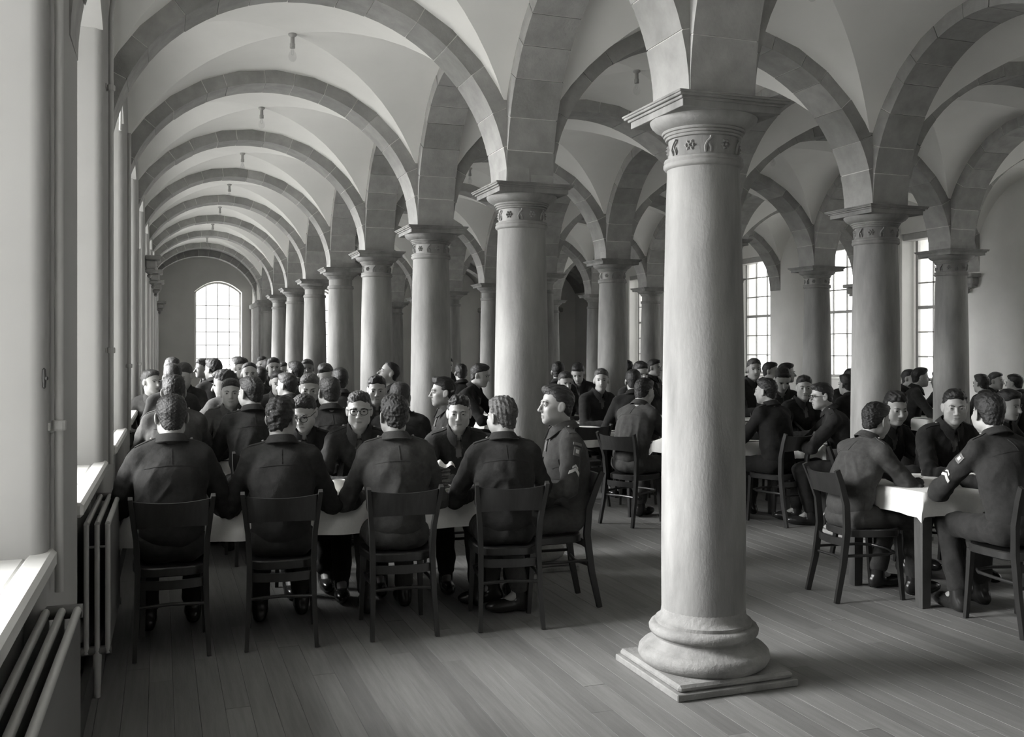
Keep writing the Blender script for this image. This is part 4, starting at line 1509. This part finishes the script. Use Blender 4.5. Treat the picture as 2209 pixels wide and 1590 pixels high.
PCACHE = {}
def figure(pose, q, hair, hcol, hyaw, hpitch, hroll, twist, wool_m, front, seed, fat=1.0, skin='skin', glasses=False, tie=True, badges=None, legs=True, hands=True):
    """builds the meshes of one seated soldier around (0, 0), facing +y"""
    J = skeleton(pose, hyaw, hpitch, hroll, twist)
    st_h = (0.0036, 0.0058, 0.0085)[q]
    st_b = (0.016, 0.02, 0.026)[q]
    st_j = (0.0085, 0.012, 0.018)[q]
    C = J['C']
    out = []
    wr = [J['WL'], J['WR']]
    lo = np.minimum(J['WL'], J['WR']) - V3(0.07, 0.04, 0.06)
    hi = np.maximum(J['WL'], J['WR']) + V3(0.07, 0.19, 0.05)
    st_w = (0.0055, 0.008, 0.014)[q]
    if not hands: st_w = st_b
    xs = axis_mix(-0.42, 0.42, st_b, [(C[0] - 0.105, C[0] + 0.105, st_h), (lo[0], hi[0], st_w)])
    ys = axis_mix(-0.2, 0.78, st_b, [(C[1] - 0.13, C[1] + 0.135, st_h), (lo[1], hi[1], st_w)])
    zs = axis_mix(0.0, 1.42, st_b, [(C[2] - 0.14, C[2] + 0.13, st_h), (lo[2], hi[2], st_w)])
    B = Field(xs, ys, zs)
    add_body(B, J)
    add_head(B, J, q < 2, fat)
    if hands:
        add_hand(B, J, 'L'); add_hand(B, J, 'R')
    Vt, Q = B.surface()
    body = np_mesh('body', Vt, Q, [M[skin]])
    # mouth
    ctr = (Vt[Q].mean(1) - C) @ J['Rh']
    lip = (np.abs(ctr[:, 0]) < 0.022) & (ctr[:, 1] > 0.078) & (np.abs(ctr[:, 2] + 0.0672) < 0.0075) & (((ctr[:, 0] / 0.021) ** 2 + ((ctr[:, 2] + 0.0672) / 0.0060) ** 2) < 1)
    body.materials.append(M['lip'] if skin == 'skin' else M['skin_dark'])
    body.polygons.foreach_set('material_index', lip.astype(np.int32))
    # jacket
    G = Field(np.arange(-0.46, 0.461, st_j), np.arange(-0.24, 0.66, st_j), np.arange(0.42, 1.20, st_j))
    add_jacket(G, J)
    Vj, Qj = G.surface()
    Dj = folds(Vj, J, seed, (0.0055, 0.0055, 0.004)[q])
    Vj = displace(Vj, Qj, Dj)
    cj = (Vj[Qj].mean(1) - J['N']) @ J['Rt']
    shirt = (cj[:, 1] > 0.03) & (cj[:, 2] > -0.125) & (np.abs(cj[:, 0]) < 0.008 + 0.30 * (cj[:, 2] + 0.125)) & (cj[:, 2] < 0.05)
    jm = np_mesh('jacket', Vj, Qj, [M[wool_m], M['shirt']], shirt.astype(np.int32) if front else None)
    out.append(('jacket', jm, []))
    if legs:
        T = Field(np.arange(-0.26, 0.261, st_j * 1.3), np.arange(-0.18, 0.60, st_j * 1.3), np.arange(0.04, 0.66, st_j * 1.3))
        add_trousers(T, J)
        Vk, Qk = T.surface()
        Vk = displace(Vk, Qk, noise3(Vk, seed + 3, 0.11, 6) * 0.004)
        out.append(('trousers', np_mesh('trousers', Vk, Qk, [M[wool_m]]), []))
        for n in 'LR':
            A = J['A' + n]
            st = 0.010 if q < 2 else 0.016
            S = Field(np.arange(A[0] - 0.075, A[0] + 0.076, st), np.arange(A[1] - 0.11, A[1] + 0.26, st), np.arange(-0.03, 0.26, st))
            S.cone(A + V3(0, -0.01, 0.07), A + V3(0, -0.012, -0.02), 0.050, 0.046, 0.02)
            S.ell(V3(A[0], A[1] - 0.03, 0.045), (0.040, 0.050, 0.048), None, 0.02)
            S.ell(V3(A[0], A[1] + 0.09, 0.042), (0.048, 0.115, 0.044), None, 0.03)
            S.f = np.maximum(S.f, -(S.ax[2][None, None, :] - 0.004))
            Vs, Qs = S.surface()
            out.append(('boot', np_mesh('boot', Vs, Qs, [M['boot']]), []))
    # hair
    Vh, Qh = hair_mesh(J, hair, (0.0042, 0.006, 0.009)[q], seed, fat)
    out.append(('hair', np_mesh('hair', Vh, Qh, [M[hcol]]), []))
    out.append(('collar', collar_mesh(J, M[wool_m], front), []))
    if q < 2:
        Rt, N = J['Rt'], J['N']
        G = BVHTree.FromPolygons(Vj.tolist(), Qj.tolist())
        for s_ in (-1, 1):
            rows = []
            for k in range(7):
                t = k / 6
                x = s_ * (0.084 + 0.100 * t)
                rows.append([N + Rt @ V3(x, -0.014 + w + 0.004 * t, 0.16) for w in (-0.023, 0.0, 0.023)])
            pm = patch(G, rows, Rt @ V3(0, 0, -1), 0.0048, 'epaulette', M[wool_m])
            if pm:
                h = bvh_hit(G, N + Rt @ V3(s_ * 0.100, -0.014, 0.16), Rt @ V3(0, 0, -1))
                bt = MB().lathe([(0.008, 0.0), (0.008, 0.004), (0.005, 0.007), (0.0004, 0.008)], 8, tuple(h + Rt @ V3(0, 0, 0.004))).mesh('button', True, M['button']) if h is not None else None
                out.append(('epaulette', pm, [('button', bt)] if bt else []))
        # yoke and centre seams on the back (raised welts)
        rows = []
        for k in range(15):
            x = -0.135 + 0.27 * k / 14
            rows.append([N + Rt @ V3(x, -0.30, -0.118 + z - 0.010 * (x / 0.135) ** 2) for z in (-0.0028, 0.0028)])
        pm = patch(G, rows, Rt @ V3(0, 1, 0), 0.0028, 'yoke_seam', M[wool_m])
        if pm: out.append(('yoke_seam', pm, []))
        rows = [[N + Rt @ V3(x, -0.30, -0.118 + 0.088 * k / 6) for x in (-0.0026, 0.0026)] for k in range(7)]
        pm = patch(G, rows, Rt @ V3(0, 1, 0), 0.0028, 'centre_seam', M[wool_m])
        if pm: out.append(('centre_seam', pm, []))
        if front:
            for s_ in (-1, 1):
                rows = [[N + Rt @ V3(s_ * 0.095 + x, 0.34, z - 0.155 - (0.012 if abs(x) < 0.02 and k == 3 else 0)) for x in (-0.05, -0.025, 0, 0.025, 0.05)] for k, z in enumerate((0.0, -0.018, -0.036, -0.048))]
                pm = patch(G, rows, Rt @ V3(0, -1, 0), 0.006, 'pocket_flap', M[wool_m])
                if pm: out.append(('pocket_flap', pm, []))
                rows = [[N + Rt @ V3(s_ * 0.095 + x, 0.34, z - 0.16) for x in (-0.046, -0.02, 0.02, 0.046)] for z in (0.0, -0.04, -0.08, -0.115)]
                pm = patch(G, rows, Rt @ V3(0, -1, 0), 0.004, 'breast_pocket', M[wool_m])
                if pm: out.append(('breast_pocket', pm, []))
            if tie:
                rows = [[N + Rt @ V3(x * w, 0.34, z) for x in (-1, 0, 1)] for w, z in ((0.012, -0.022), (0.015, -0.034), (0.010, -0.046), (0.016, -0.075), (0.020, -0.115))]
                pm = patch(G, rows, Rt @ V3(0, -1, 0), 0.009, 'tie', M['tie'])
                if pm: out.append(('tie', pm, []))
        for bd in (badges or []):
            side, kind = bd
            s_ = -1 if side == 'L' else 1
            S_, E_ = J['S' + side], J['E' + side]
            ab = E_ - S_
            outw = V3(s_, -0.25, 0.15)
            fwd = np.cross(ab, outw); fwd /= np.linalg.norm(fwd)
            ax_ = ab / np.linalg.norm(ab)
            def grid(t0, w, h, f=lambda a, b: (a, b)):
                rows = []
                for i in range(4):
                    rows.append([S_ + ab * t0 + outw / np.linalg.norm(outw) * 0.14 + fwd * (f(a, i / 3)[0] * w) + ax_ * (f(a, i / 3)[1] - 0.5) * h for a in (-1, -0.5, 0, 0.5, 1)])
                return rows
            if kind == 'unit':
                pm = patch(G, grid(0.22, 0.022, 0.05), -outw, 0.005, 'formation_badge', M['badge_dark'])
                if pm: out.append(('formation_badge', pm, []))
                pm = patch(G, grid(0.22, 0.010, 0.022), -outw, 0.008, 'badge_emblem', M['badge'])
                if pm: out.append(('badge_emblem', pm, []))
            elif kind == 'title':
                pm = patch(G, grid(0.06, 0.030, 0.016), -outw, 0.005, 'shoulder_title', M['badge_dark'])
                if pm: out.append(('shoulder_title', pm, []))
            else:
                pm = patch(G, grid(0.60, 0.036, 0.020, lambda a, b: (a, b + 1.3 * (abs(a)))), -outw, 0.006, 'rank_chevron', M['badge'])
                if pm: out.append(('rank_chevron', pm, []))
                pm = patch(G, grid(0.52, 0.020, 0.012, lambda a, b: (a, b + 1.3 * (abs(a)))), -outw, 0.006, 'rank_chevron', M['badge'])
                if pm: out.append(('rank_chevron', pm, []))
        for s_ in (-1, 1):
            bm_ = brow_mesh(s_, M[hcol if hcol != 'hair_fair' else 'hair_mid'])
            tr = Matrix([list(J['Rh'][k]) + [C[k]] for k in range(3)] + [[0, 0, 0, 1]])
            bm_.transform(tr)
            out.append(('eyebrow', bm_, []))
            e = EYE_M.copy(); i_ = IRIS_M.copy()
            t2 = tr @ Matrix.Translation((s_ * 0.0315, 0.0755, 0.0012))
            e.transform(t2); i_.transform(t2)
            out.append(('eye', e, [('iris', i_)]))
        if glasses:
            gm = glasses_mesh(); gm.transform(tr)
            out.append(('spectacles', gm, []))
    else:
        tr = Matrix([list(J['Rh'][k]) + [C[k]] for k in range(3)] + [[0, 0, 0, 1]])
        for s_ in (-1, 1):
            bm_ = brow_mesh(s_, M['hair_dark']); bm_.transform(tr @ Matrix.Translation((0, 0.002, -0.002)))
            out.append(('eyebrow', bm_, []))
            e = MB().lathe([(0.0005, -0.007), (0.009, -0.003), (0.009, 0.002), (0.0005, 0.005)], 8).mesh('eye', True, M['iris'])
            e.transform(tr @ Matrix.Translation((s_ * 0.0315, 0.083, 0.003)) @ Matrix.Rotation(-math.pi / 2, 4, 'X') @ Matrix.Diagonal((1.25, 0.62, 1, 1)))
            out.append(('eye', e, []))
    topz = float(max(Vh[:, 2].max(), Vt[:, 2].max()))
    hx, hy = float(C[0]), float(C[1])
    return dict(body=body, parts=out, top=topz, hx=hx, hy=hy)

PEOPLE = []
def person(px, ytop, d, psi, label, short, pose='eat', q=2, hair='swept', hcol='hair_dark', yaw=0, pitch=0, roll=0, twist=0, wool_m='wool', front=None,
           group='seated soldiers', scale=None, chair=True, cpsi=None, coff=0.03, **kw):
    if front is None:
        front = abs(((psi + 180) % 360) - 180) > 60
    seed = (int(px * 7 + ytop) % 997)
    if q == 2:
        yk = 30 * round(yaw / 30)
        key = (pose, q, hair, hcol, yk, 10 * round(pitch / 10), wool_m, front, kw.get('skin', 'skin'))
        if key not in PCACHE:
            PCACHE[key] = figure(pose, q, hair, hcol, yk, 10 * round(pitch / 10), roll, twist, wool_m, front, seed % 50, hands=True, **kw)
        fg = PCACHE[key]
    else:
        fg = figure(pose, q, hair, hcol, yaw, pitch, roll, twist, wool_m, front, seed, **kw)
    P = at(px, ytop, d)
    s = max(0.94, min(1.10, P.z / fg['top'])) if scale is None else scale
    a = math.radians(psi)
    hx = fg['hx'] * math.cos(a) - fg['hy'] * math.sin(a)
    hy = fg['hx'] * math.sin(a) + fg['hy'] * math.cos(a)
    x, y = P.x - s * hx, P.y - s * hy
    o = thing('person', label, 'person', (x, y, 0), a, group, fg['body'])
    o.scale = (s, s, s)
    for (n, m_, subs) in fg['parts']:
        c = ob(n, m_, None, o)
        for (n2, m2) in subs:
            ob(n2, m2, None, c)
    PEOPLE.append((label, round(x, 2), round(y, 2), round(s, 3)))
    if chair:
        cp = math.radians(psi if cpsi is None else cpsi)
        put_chair(x - coff * math.sin(cp), y + coff * math.cos(cp), cp, 'dark bentwood chair under ' + short, 'chairs at the mess tables')
    return o

# ------------------------------------------------------------------ who sits where: (pixel of the head top, depth) puts the head in the place
# front row, backs to the camera
person(370, 848, 5.25, 0, 'person in dark battledress seen from behind, leftmost of the four in front, cropped hair', 'the leftmost man of the front row', 'wide', 0, 'crop', 'hair_dark', yaw=4, pitch=4, wool_m='wool')
person(607, 852, 5.42, -6, 'person seen from behind, second from left in front, thick dark wavy hair', 'the second man of the front row', 'wide', 0, 'pomp', 'hair_dark', yaw=-24, pitch=8, wool_m='wool')
person(850, 848, 5.60, -3, 'person seen from behind, third of the front row, curly brown hair', 'the third man of the front row', 'wide', 0, 'curly', 'hair_mid', yaw=6, pitch=5, wool_m='wool_b')
person(1083, 852, 5.76, -10, 'person seen from behind, rightmost of the front row, wavy fair hair', 'the fourth man of the front row', 'wide', 0, 'curly', 'hair_fair', yaw=30, pitch=4, wool_m='wool')
person(1200, 828, 6.02, 88, 'person in profile smiling at the right end of the front table, chevrons on sleeve', 'the profile man at the front table end', 'upright', 0, 'part', 'hair_mid', yaw=0, pitch=-2, twist=-4,
       wool_m='wool_b', front=True, coff=0.13, badges=[('L', 'unit'), ('L', 'chevron'), ('L', 'title')])
# facing them
person(775, 842, 6.36, 172, 'person with dark rimmed spectacles and a tie facing the camera over the front table', 'the spectacled man', 'lean', 0, 'swept', 'hair_mid', yaw=-4, pitch=2, glasses=True, wool_m='wool')
person(990, 848, 6.55, 172, 'person with a high dark quiff facing the camera between the third and fourth backs', 'the man with the high quiff', 'lean', 0, 'pomp', 'hair_dark', yaw=-10, pitch=4, wool_m='wool')
person(656, 848, 6.45, 180, 'person with spectacles looking down left, half hidden behind the second front head', 'the half hidden spectacled man', 'lean', 0, 'crop', 'hair_dark', yaw=-28, pitch=22, glasses=True, wool_m='wool_c')
# second table, backs
person(375, 806, 7.25, 0, 'person with thick dark hair, back turned, right behind the leftmost front head', 'the man behind the leftmost front man', 'eat', 1, 'swept', 'hair_dark', yaw=-6, pitch=4, wool_m='wool_b')
person(541, 810, 7.45, 6, 'person with dark hair, back turned, lit left cheek, middle of the second row', 'the second man of the second row', 'eat', 1, 'swept', 'hair_dark', yaw=28, pitch=4, wool_m='wool')
person(710, 811, 7.62, 0, 'person with short fair hair, back turned, second row left of the spectacled man', 'the cropped fair man of the second row', 'eat', 1, 'crop', 'hair_mid', yaw=10, pitch=3, wool_m='wool')
person(863, 823, 7.75, -10, 'person with thinning fair hair, back turned, before the third column', 'the man before the third column', 'lean', 1, 'crop', 'hair_mid', yaw=-12, pitch=8, wool_m='wool_c')
# second table, facing
person(498, 815, 8.25, 176, 'person with short dark hair facing the camera between two backs, faint smile, second table', 'the faintly smiling man of the second table', 'eat', 1, 'crop', 'hair_dark', yaw=0, pitch=2, wool_m='wool_b')
person(668, 804, 8.40, 178, 'person with pale cropped hair and protruding ear looking down, second table', 'the pale haired man of the second table', 'lean', 1, 'crop', 'hair_fair', yaw=-8, pitch=14, wool_m='wool')
person(813, 808, 8.55, 174, 'person with a thick dark quiff facing the camera in front of the fourth column', 'the dark quiffed man before the fourth column', 'eat', 1, 'pomp', 'hair_dark', yaw=-6, pitch=6, wool_m='wool_c')
person(955, 811, 8.05, 92, 'person in sharp profile facing left in front of the third column, wavy dark hair', 'the profile man before the third column', 'upright', 1, 'pomp', 'hair_dark', yaw=-4, pitch=0, wool_m='wool_b', front=True)
# third table
person(372, 783, 9.35, 4, 'person with dark hair, back turned, third head behind the leftmost front man', 'the third man along the left wall', 'upright', 2, 'swept', 'hair_dark', yaw=8)
person(484, 782, 9.25, 22, 'person with curly dark hair turned left in profile, broad back, third table', 'the curly man of the third table', 'hunch', 2, 'curly', 'hair_dark', yaw=50, pitch=8, wool_m='wool_b')
person(618, 803, 9.55, 20, 'person with brushed brown hair, back turned, cheek to the left, third table', 'the brushed haired man of the third table', 'eat', 2, 'swept', 'hair_mid', yaw=36)
person(733, 792, 9.85, 0, 'person with round dark back of the head before the fifth column', 'the man before the fifth column', 'eat', 2, 'swept', 'hair_dark', yaw=0)
person(326, 796, 9.9, 160, 'person with a pale face looking right beside the left wall, head near the window sill', 'the pale faced man by the left wall', 'eat', 2, 'crop', 'hair_mid', yaw=45, wool_m='wool_b')
person(396, 779, 10.3, 184, 'person with a bright forehead looking down, left part of the third table', 'the bright browed man of the third table', 'lean', 2, 'crop', 'hair_mid', yaw=-20, pitch=20)
person(538, 781, 10.9, 178, 'person with high bare forehead facing the camera, middle of the third table', 'the bare browed man of the third table', 'eat', 2, 'thin', 'hair_mid', yaw=0, pitch=4)
person(600, 797, 10.2, 178, 'person with dark straight hair, half face showing left of the brushed haired man', 'the half faced man of the third table', 'lean', 2, 'swept', 'hair_dark', yaw=0, pitch=10)
person(703, 782, 10.8, 180, 'person with hair brushed flat, only the forehead showing behind the cropped fair man', 'the forehead man of the third table', 'lean', 2, 'part', 'hair_mid', yaw=0, pitch=18)
person(838, 780, 10.7, 96, 'person with head thrown back in profile, thin hair, right of the fourth column', 'the man with head thrown back', 'upright', 2, 'thin', 'hair_dark', yaw=0, pitch=-20, front=True)
# fourth table
person(369, 765, 11.9, 0, 'person whose sleek hair tops the heads along the left wall', 'the topmost man by the left wall', 'upright', 2, 'part', 'hair_mid', yaw=20)
person(459, 770, 11.9, 18, 'person with wavy dark hair before the lower edge of the end window, back turned', 'the wavy man before the end window', 'eat', 2, 'curly', 'hair_dark', yaw=30)
person(561, 790, 11.7, 0, 'person with small dark back of the head right of the bare browed man', 'the small dark head of the fourth table', 'eat', 2, 'swept', 'hair_dark', yaw=0)
person(637, 778, 12.2, 12, 'person with dark hair, blurred face to the left, before the seventh column', 'the man before the seventh column', 'eat', 2, 'swept', 'hair_dark', yaw=40)
person(437, 765, 13.8, 112, 'person in profile facing left at the left edge of the end window', 'the profile man at the end window', 'lean', 2, 'curly', 'hair_mid', yaw=0, front=True)
person(522, 770, 12.9, 178, 'person with dark hair facing the camera below the right edge of the end window', 'the man below the end window', 'eat', 2, 'swept', 'hair_dark', yaw=0, pitch=8)
person(590, 770, 13.1, 182, 'person with dark hair facing the camera before the eighth column', 'the man before the eighth column', 'eat', 2, 'swept', 'hair_dark', yaw=8)
person(663, 774, 13.2, 172, 'person with dark skin and close cropped black hair before the sixth column', 'the dark skinned man', 'upright', 2, 'crop', 'hair_dark', yaw=0, skin='skin_dark')
# last table of the left aisle
person(512, 768, 14.4, 30, 'person with flat dark hair just left of the end window jamb, back turned', 'the flat haired man at the last table', 'eat', 2, 'part', 'hair_mid', yaw=30)
person(577, 773, 15.0, 0, 'person with small brown back of the head between two faces before the ninth column', 'the small brown head of the last table', 'eat', 2, 'crop', 'hair_mid', yaw=0)
person(566, 764, 15.3, 178, 'person with a small face, highest head before the ninth column', 'the highest head of the last table', 'eat', 2, 'swept', 'hair_mid', yaw=0, pitch=4)
person(607, 778, 14.9, 176, 'person with a tilted pale face before the seventh column, last table', 'the tilted face of the last table', 'lean', 2, 'swept', 'hair_mid', yaw=30, pitch=8)
# second aisle
person(966, 770, 15.6, 180, 'person with a small dark haired face just right of the third column', 'the small face right of the third column', 'upright', 2, 'crop', 'hair_dark', yaw=0)
person(994, 784, 13.2, 0, 'person with dark hair, back turned, below the small bright end window', 'the man below the small bright window', 'eat', 2, 'swept', 'hair_dark', yaw=0, wool_m='wool_c')
person(1036, 783, 11.1, 232, 'person leaning with face turned to the right, left of the second column', 'the leaning man left of the second column', 'lean', 2, 'swept', 'hair_dark', yaw=0, pitch=6, wool_m='wool_c')
person(1204, 779, 12.6, -24, 'person with dark hair, back turned, just right of the second column', 'the man right of the second column', 'eat', 2, 'swept', 'hair_dark', yaw=-10)
person(1219, 800, 11.3, 180, 'person with fair brushed hair and serious face above the profile man', 'the serious man above the profile man', 'lean', 2, 'swept', 'hair_mid', yaw=0, pitch=8)
person(1247, 781, 13.4, 150, 'person with dark hair bowed low, dark broad shoulders, before the door', 'the bowed man before the door', 'hunch', 2, 'swept', 'hair_dark', yaw=0, pitch=30, wool_m='wool_c')
person(1297, 794, 10.75, 186, 'person with loose fair hair, before a column left of the large column', 'the loose haired man', 'eat', 2, 'curly', 'hair_fair', yaw=-30, wool_m='wool_c')
person(1390, 814, 8.95, -62, 'person on a bentwood chair turned away to the right, left of the large column', 'the man left of the large column', 'lean', 1, 'swept', 'hair_dark', yaw=-4, pitch=10, wool_m='wool_b', coff=0.07, badges=[('L', 'chevron')])
person(1366, 796, 10.2, -20, 'person with dark hair, back turned, directly behind the man left of the large column', 'the man behind the chair man', 'eat', 2, 'crop', 'hair_dark', yaw=10, wool_m='wool_c')
person(1382, 778, 11.1, 180, 'person with dark hair facing the camera, left of the large column', 'the facing man left of the large column', 'eat', 2, 'swept', 'hair_dark', yaw=0, pitch=8)
person(1352, 776, 14.2, 0, 'person with a pointed tuft of dark hair before the narrow window', 'the tufted man before the narrow window', 'eat', 2, 'pomp', 'hair_dark', yaw=0)
person(1412, 774, 14.6, 212, 'person with short dark hair, topmost at the left edge of the large column', 'the topmost man at the large column', 'upright', 2, 'crop', 'hair_dark', yaw=0)
# group right of the large column
person(1652, 814, 8.95, 14, 'person in black jacket, back turned, left ear lit, right of the large column', 'the black jacketed man right of the large column', 'eat', 1, 'swept', 'hair_dark', yaw=14, wool_m='wool_c')
person(1735, 808, 9.75, 178, 'person with thick dark hair facing the camera, middle of the dark group', 'the facing man of the dark group', 'eat', 1, 'swept', 'hair_dark', yaw=-28, pitch=4, wool_m='wool_c')
person(1772, 824, 8.75, 58, 'person with thin spectacles in left profile, amid the dark group', 'the spectacled man of the dark group', 'lean', 1, 'swept', 'hair_dark', yaw=16, pitch=6, wool_m='wool_c', glasses=True, front=False)
person(1688, 790, 10.7, 160, 'person bending his dark head low, behind the black jacketed back', 'the bending man of the dark group', 'hunch', 2, 'swept', 'hair_dark', yaw=0, pitch=30, wool_m='wool_c')
person(1627, 772, 12.2, 190, 'person with fair fuzzy hair in front of the window right of the large column', 'the fuzzy haired man', 'eat', 2, 'curly', 'hair_fair', yaw=-30)
person(1663, 780, 13.2, 216, 'person with dark hair and bright right cheek, left of two heads near the far wall', 'the bright cheeked man near the far wall', 'eat', 2, 'crop', 'hair_dark', yaw=0)
person(1697, 782, 12.7, 228, 'person in right profile before the bright wall strip', 'the man before the bright wall strip', 'eat', 2, 'swept', 'hair_dark', yaw=0)
person(1826, 806, 11.0, 6, 'person in dark jacket, back turned, left of the right column', 'the dark back left of the right column', 'eat', 2, 'swept', 'hair_dark', yaw=0, wool_m='wool_c')
person(1836, 794, 12.3, 184, 'person with pale tousled hair at the left edge of the right column', 'the tousled man by the right column', 'lean', 2, 'curly', 'hair_mid', yaw=0, pitch=10)
# right hand table
person(1890, 865, 6.27, -92, 'person in side-lit battledress hunched over the right table, seen from behind', 'the hunched man at the right table', 'lean', 0, 'swept', 'hair_dark', yaw=10, pitch=12, wool_m='wool_b', twist=4, cpsi=-98, coff=0.10)
person(1932, 842, 7.05, 182, 'person with curly dark hair and long face looking down at the right table', 'the long faced man at the right table', 'lean', 0, 'pomp', 'hair_dark', yaw=-16, pitch=12, wool_m='wool_c', tie=False)
person(2060, 837, 6.75, 168, 'person with thick combed dark hair facing the camera at the right table', 'the facing man at the right table', 'lean', 0, 'swept', 'hair_dark', yaw=-24, pitch=6, wool_m='wool_c', tie=False)
person(2132, 845, 5.75, -6, 'person with cropped dark hair, back turned at the right edge, badge and chevron on sleeve', 'the badged man at the right edge', 'lean', 0, 'crop', 'hair_dark', yaw=-8, pitch=2, wool_m='wool', badges=[('L', 'unit'), ('L', 'chevron')])
person(2176, 838, 7.6, 190, 'person partly hidden at the right picture edge, looking down', 'the half hidden man at the right edge', 'lean', 2, 'swept', 'hair_dark', yaw=0, pitch=10)
# by the right wall
person(1986, 792, 12.4, 238, 'person in right profile before the rightmost window, dark hair', 'the profile man before the rightmost window', 'eat', 2, 'swept', 'hair_dark', yaw=0)
person(1962, 796, 13.0, 200, 'person with a dark head overlapping the profile man before the rightmost window', 'the overlapped man before the rightmost window', 'eat', 2, 'swept', 'hair_dark', yaw=0)
person(2024, 800, 12.9, 10, 'person with dark back of the head at the left edge of the rightmost column', 'the man left of the rightmost column', 'eat', 2, 'swept', 'hair_dark', yaw=0)
person(2116, 806, 12.0, 4, 'person with dark back of the head right of the rightmost column', 'the man right of the rightmost column', 'eat', 2, 'swept', 'hair_dark', yaw=0, wool_m='wool_b')
person(2149, 802, 12.8, 196, 'person with a bright face facing the camera before the plain right wall', 'the bright faced man by the right wall', 'eat', 2, 'crop', 'hair_mid', yaw=0)
person(2188, 806, 12.2, 20, 'person with dark back of the head at the very right edge, far table', 'the far man at the very right edge', 'eat', 2, 'crop', 'hair_dark', yaw=0)
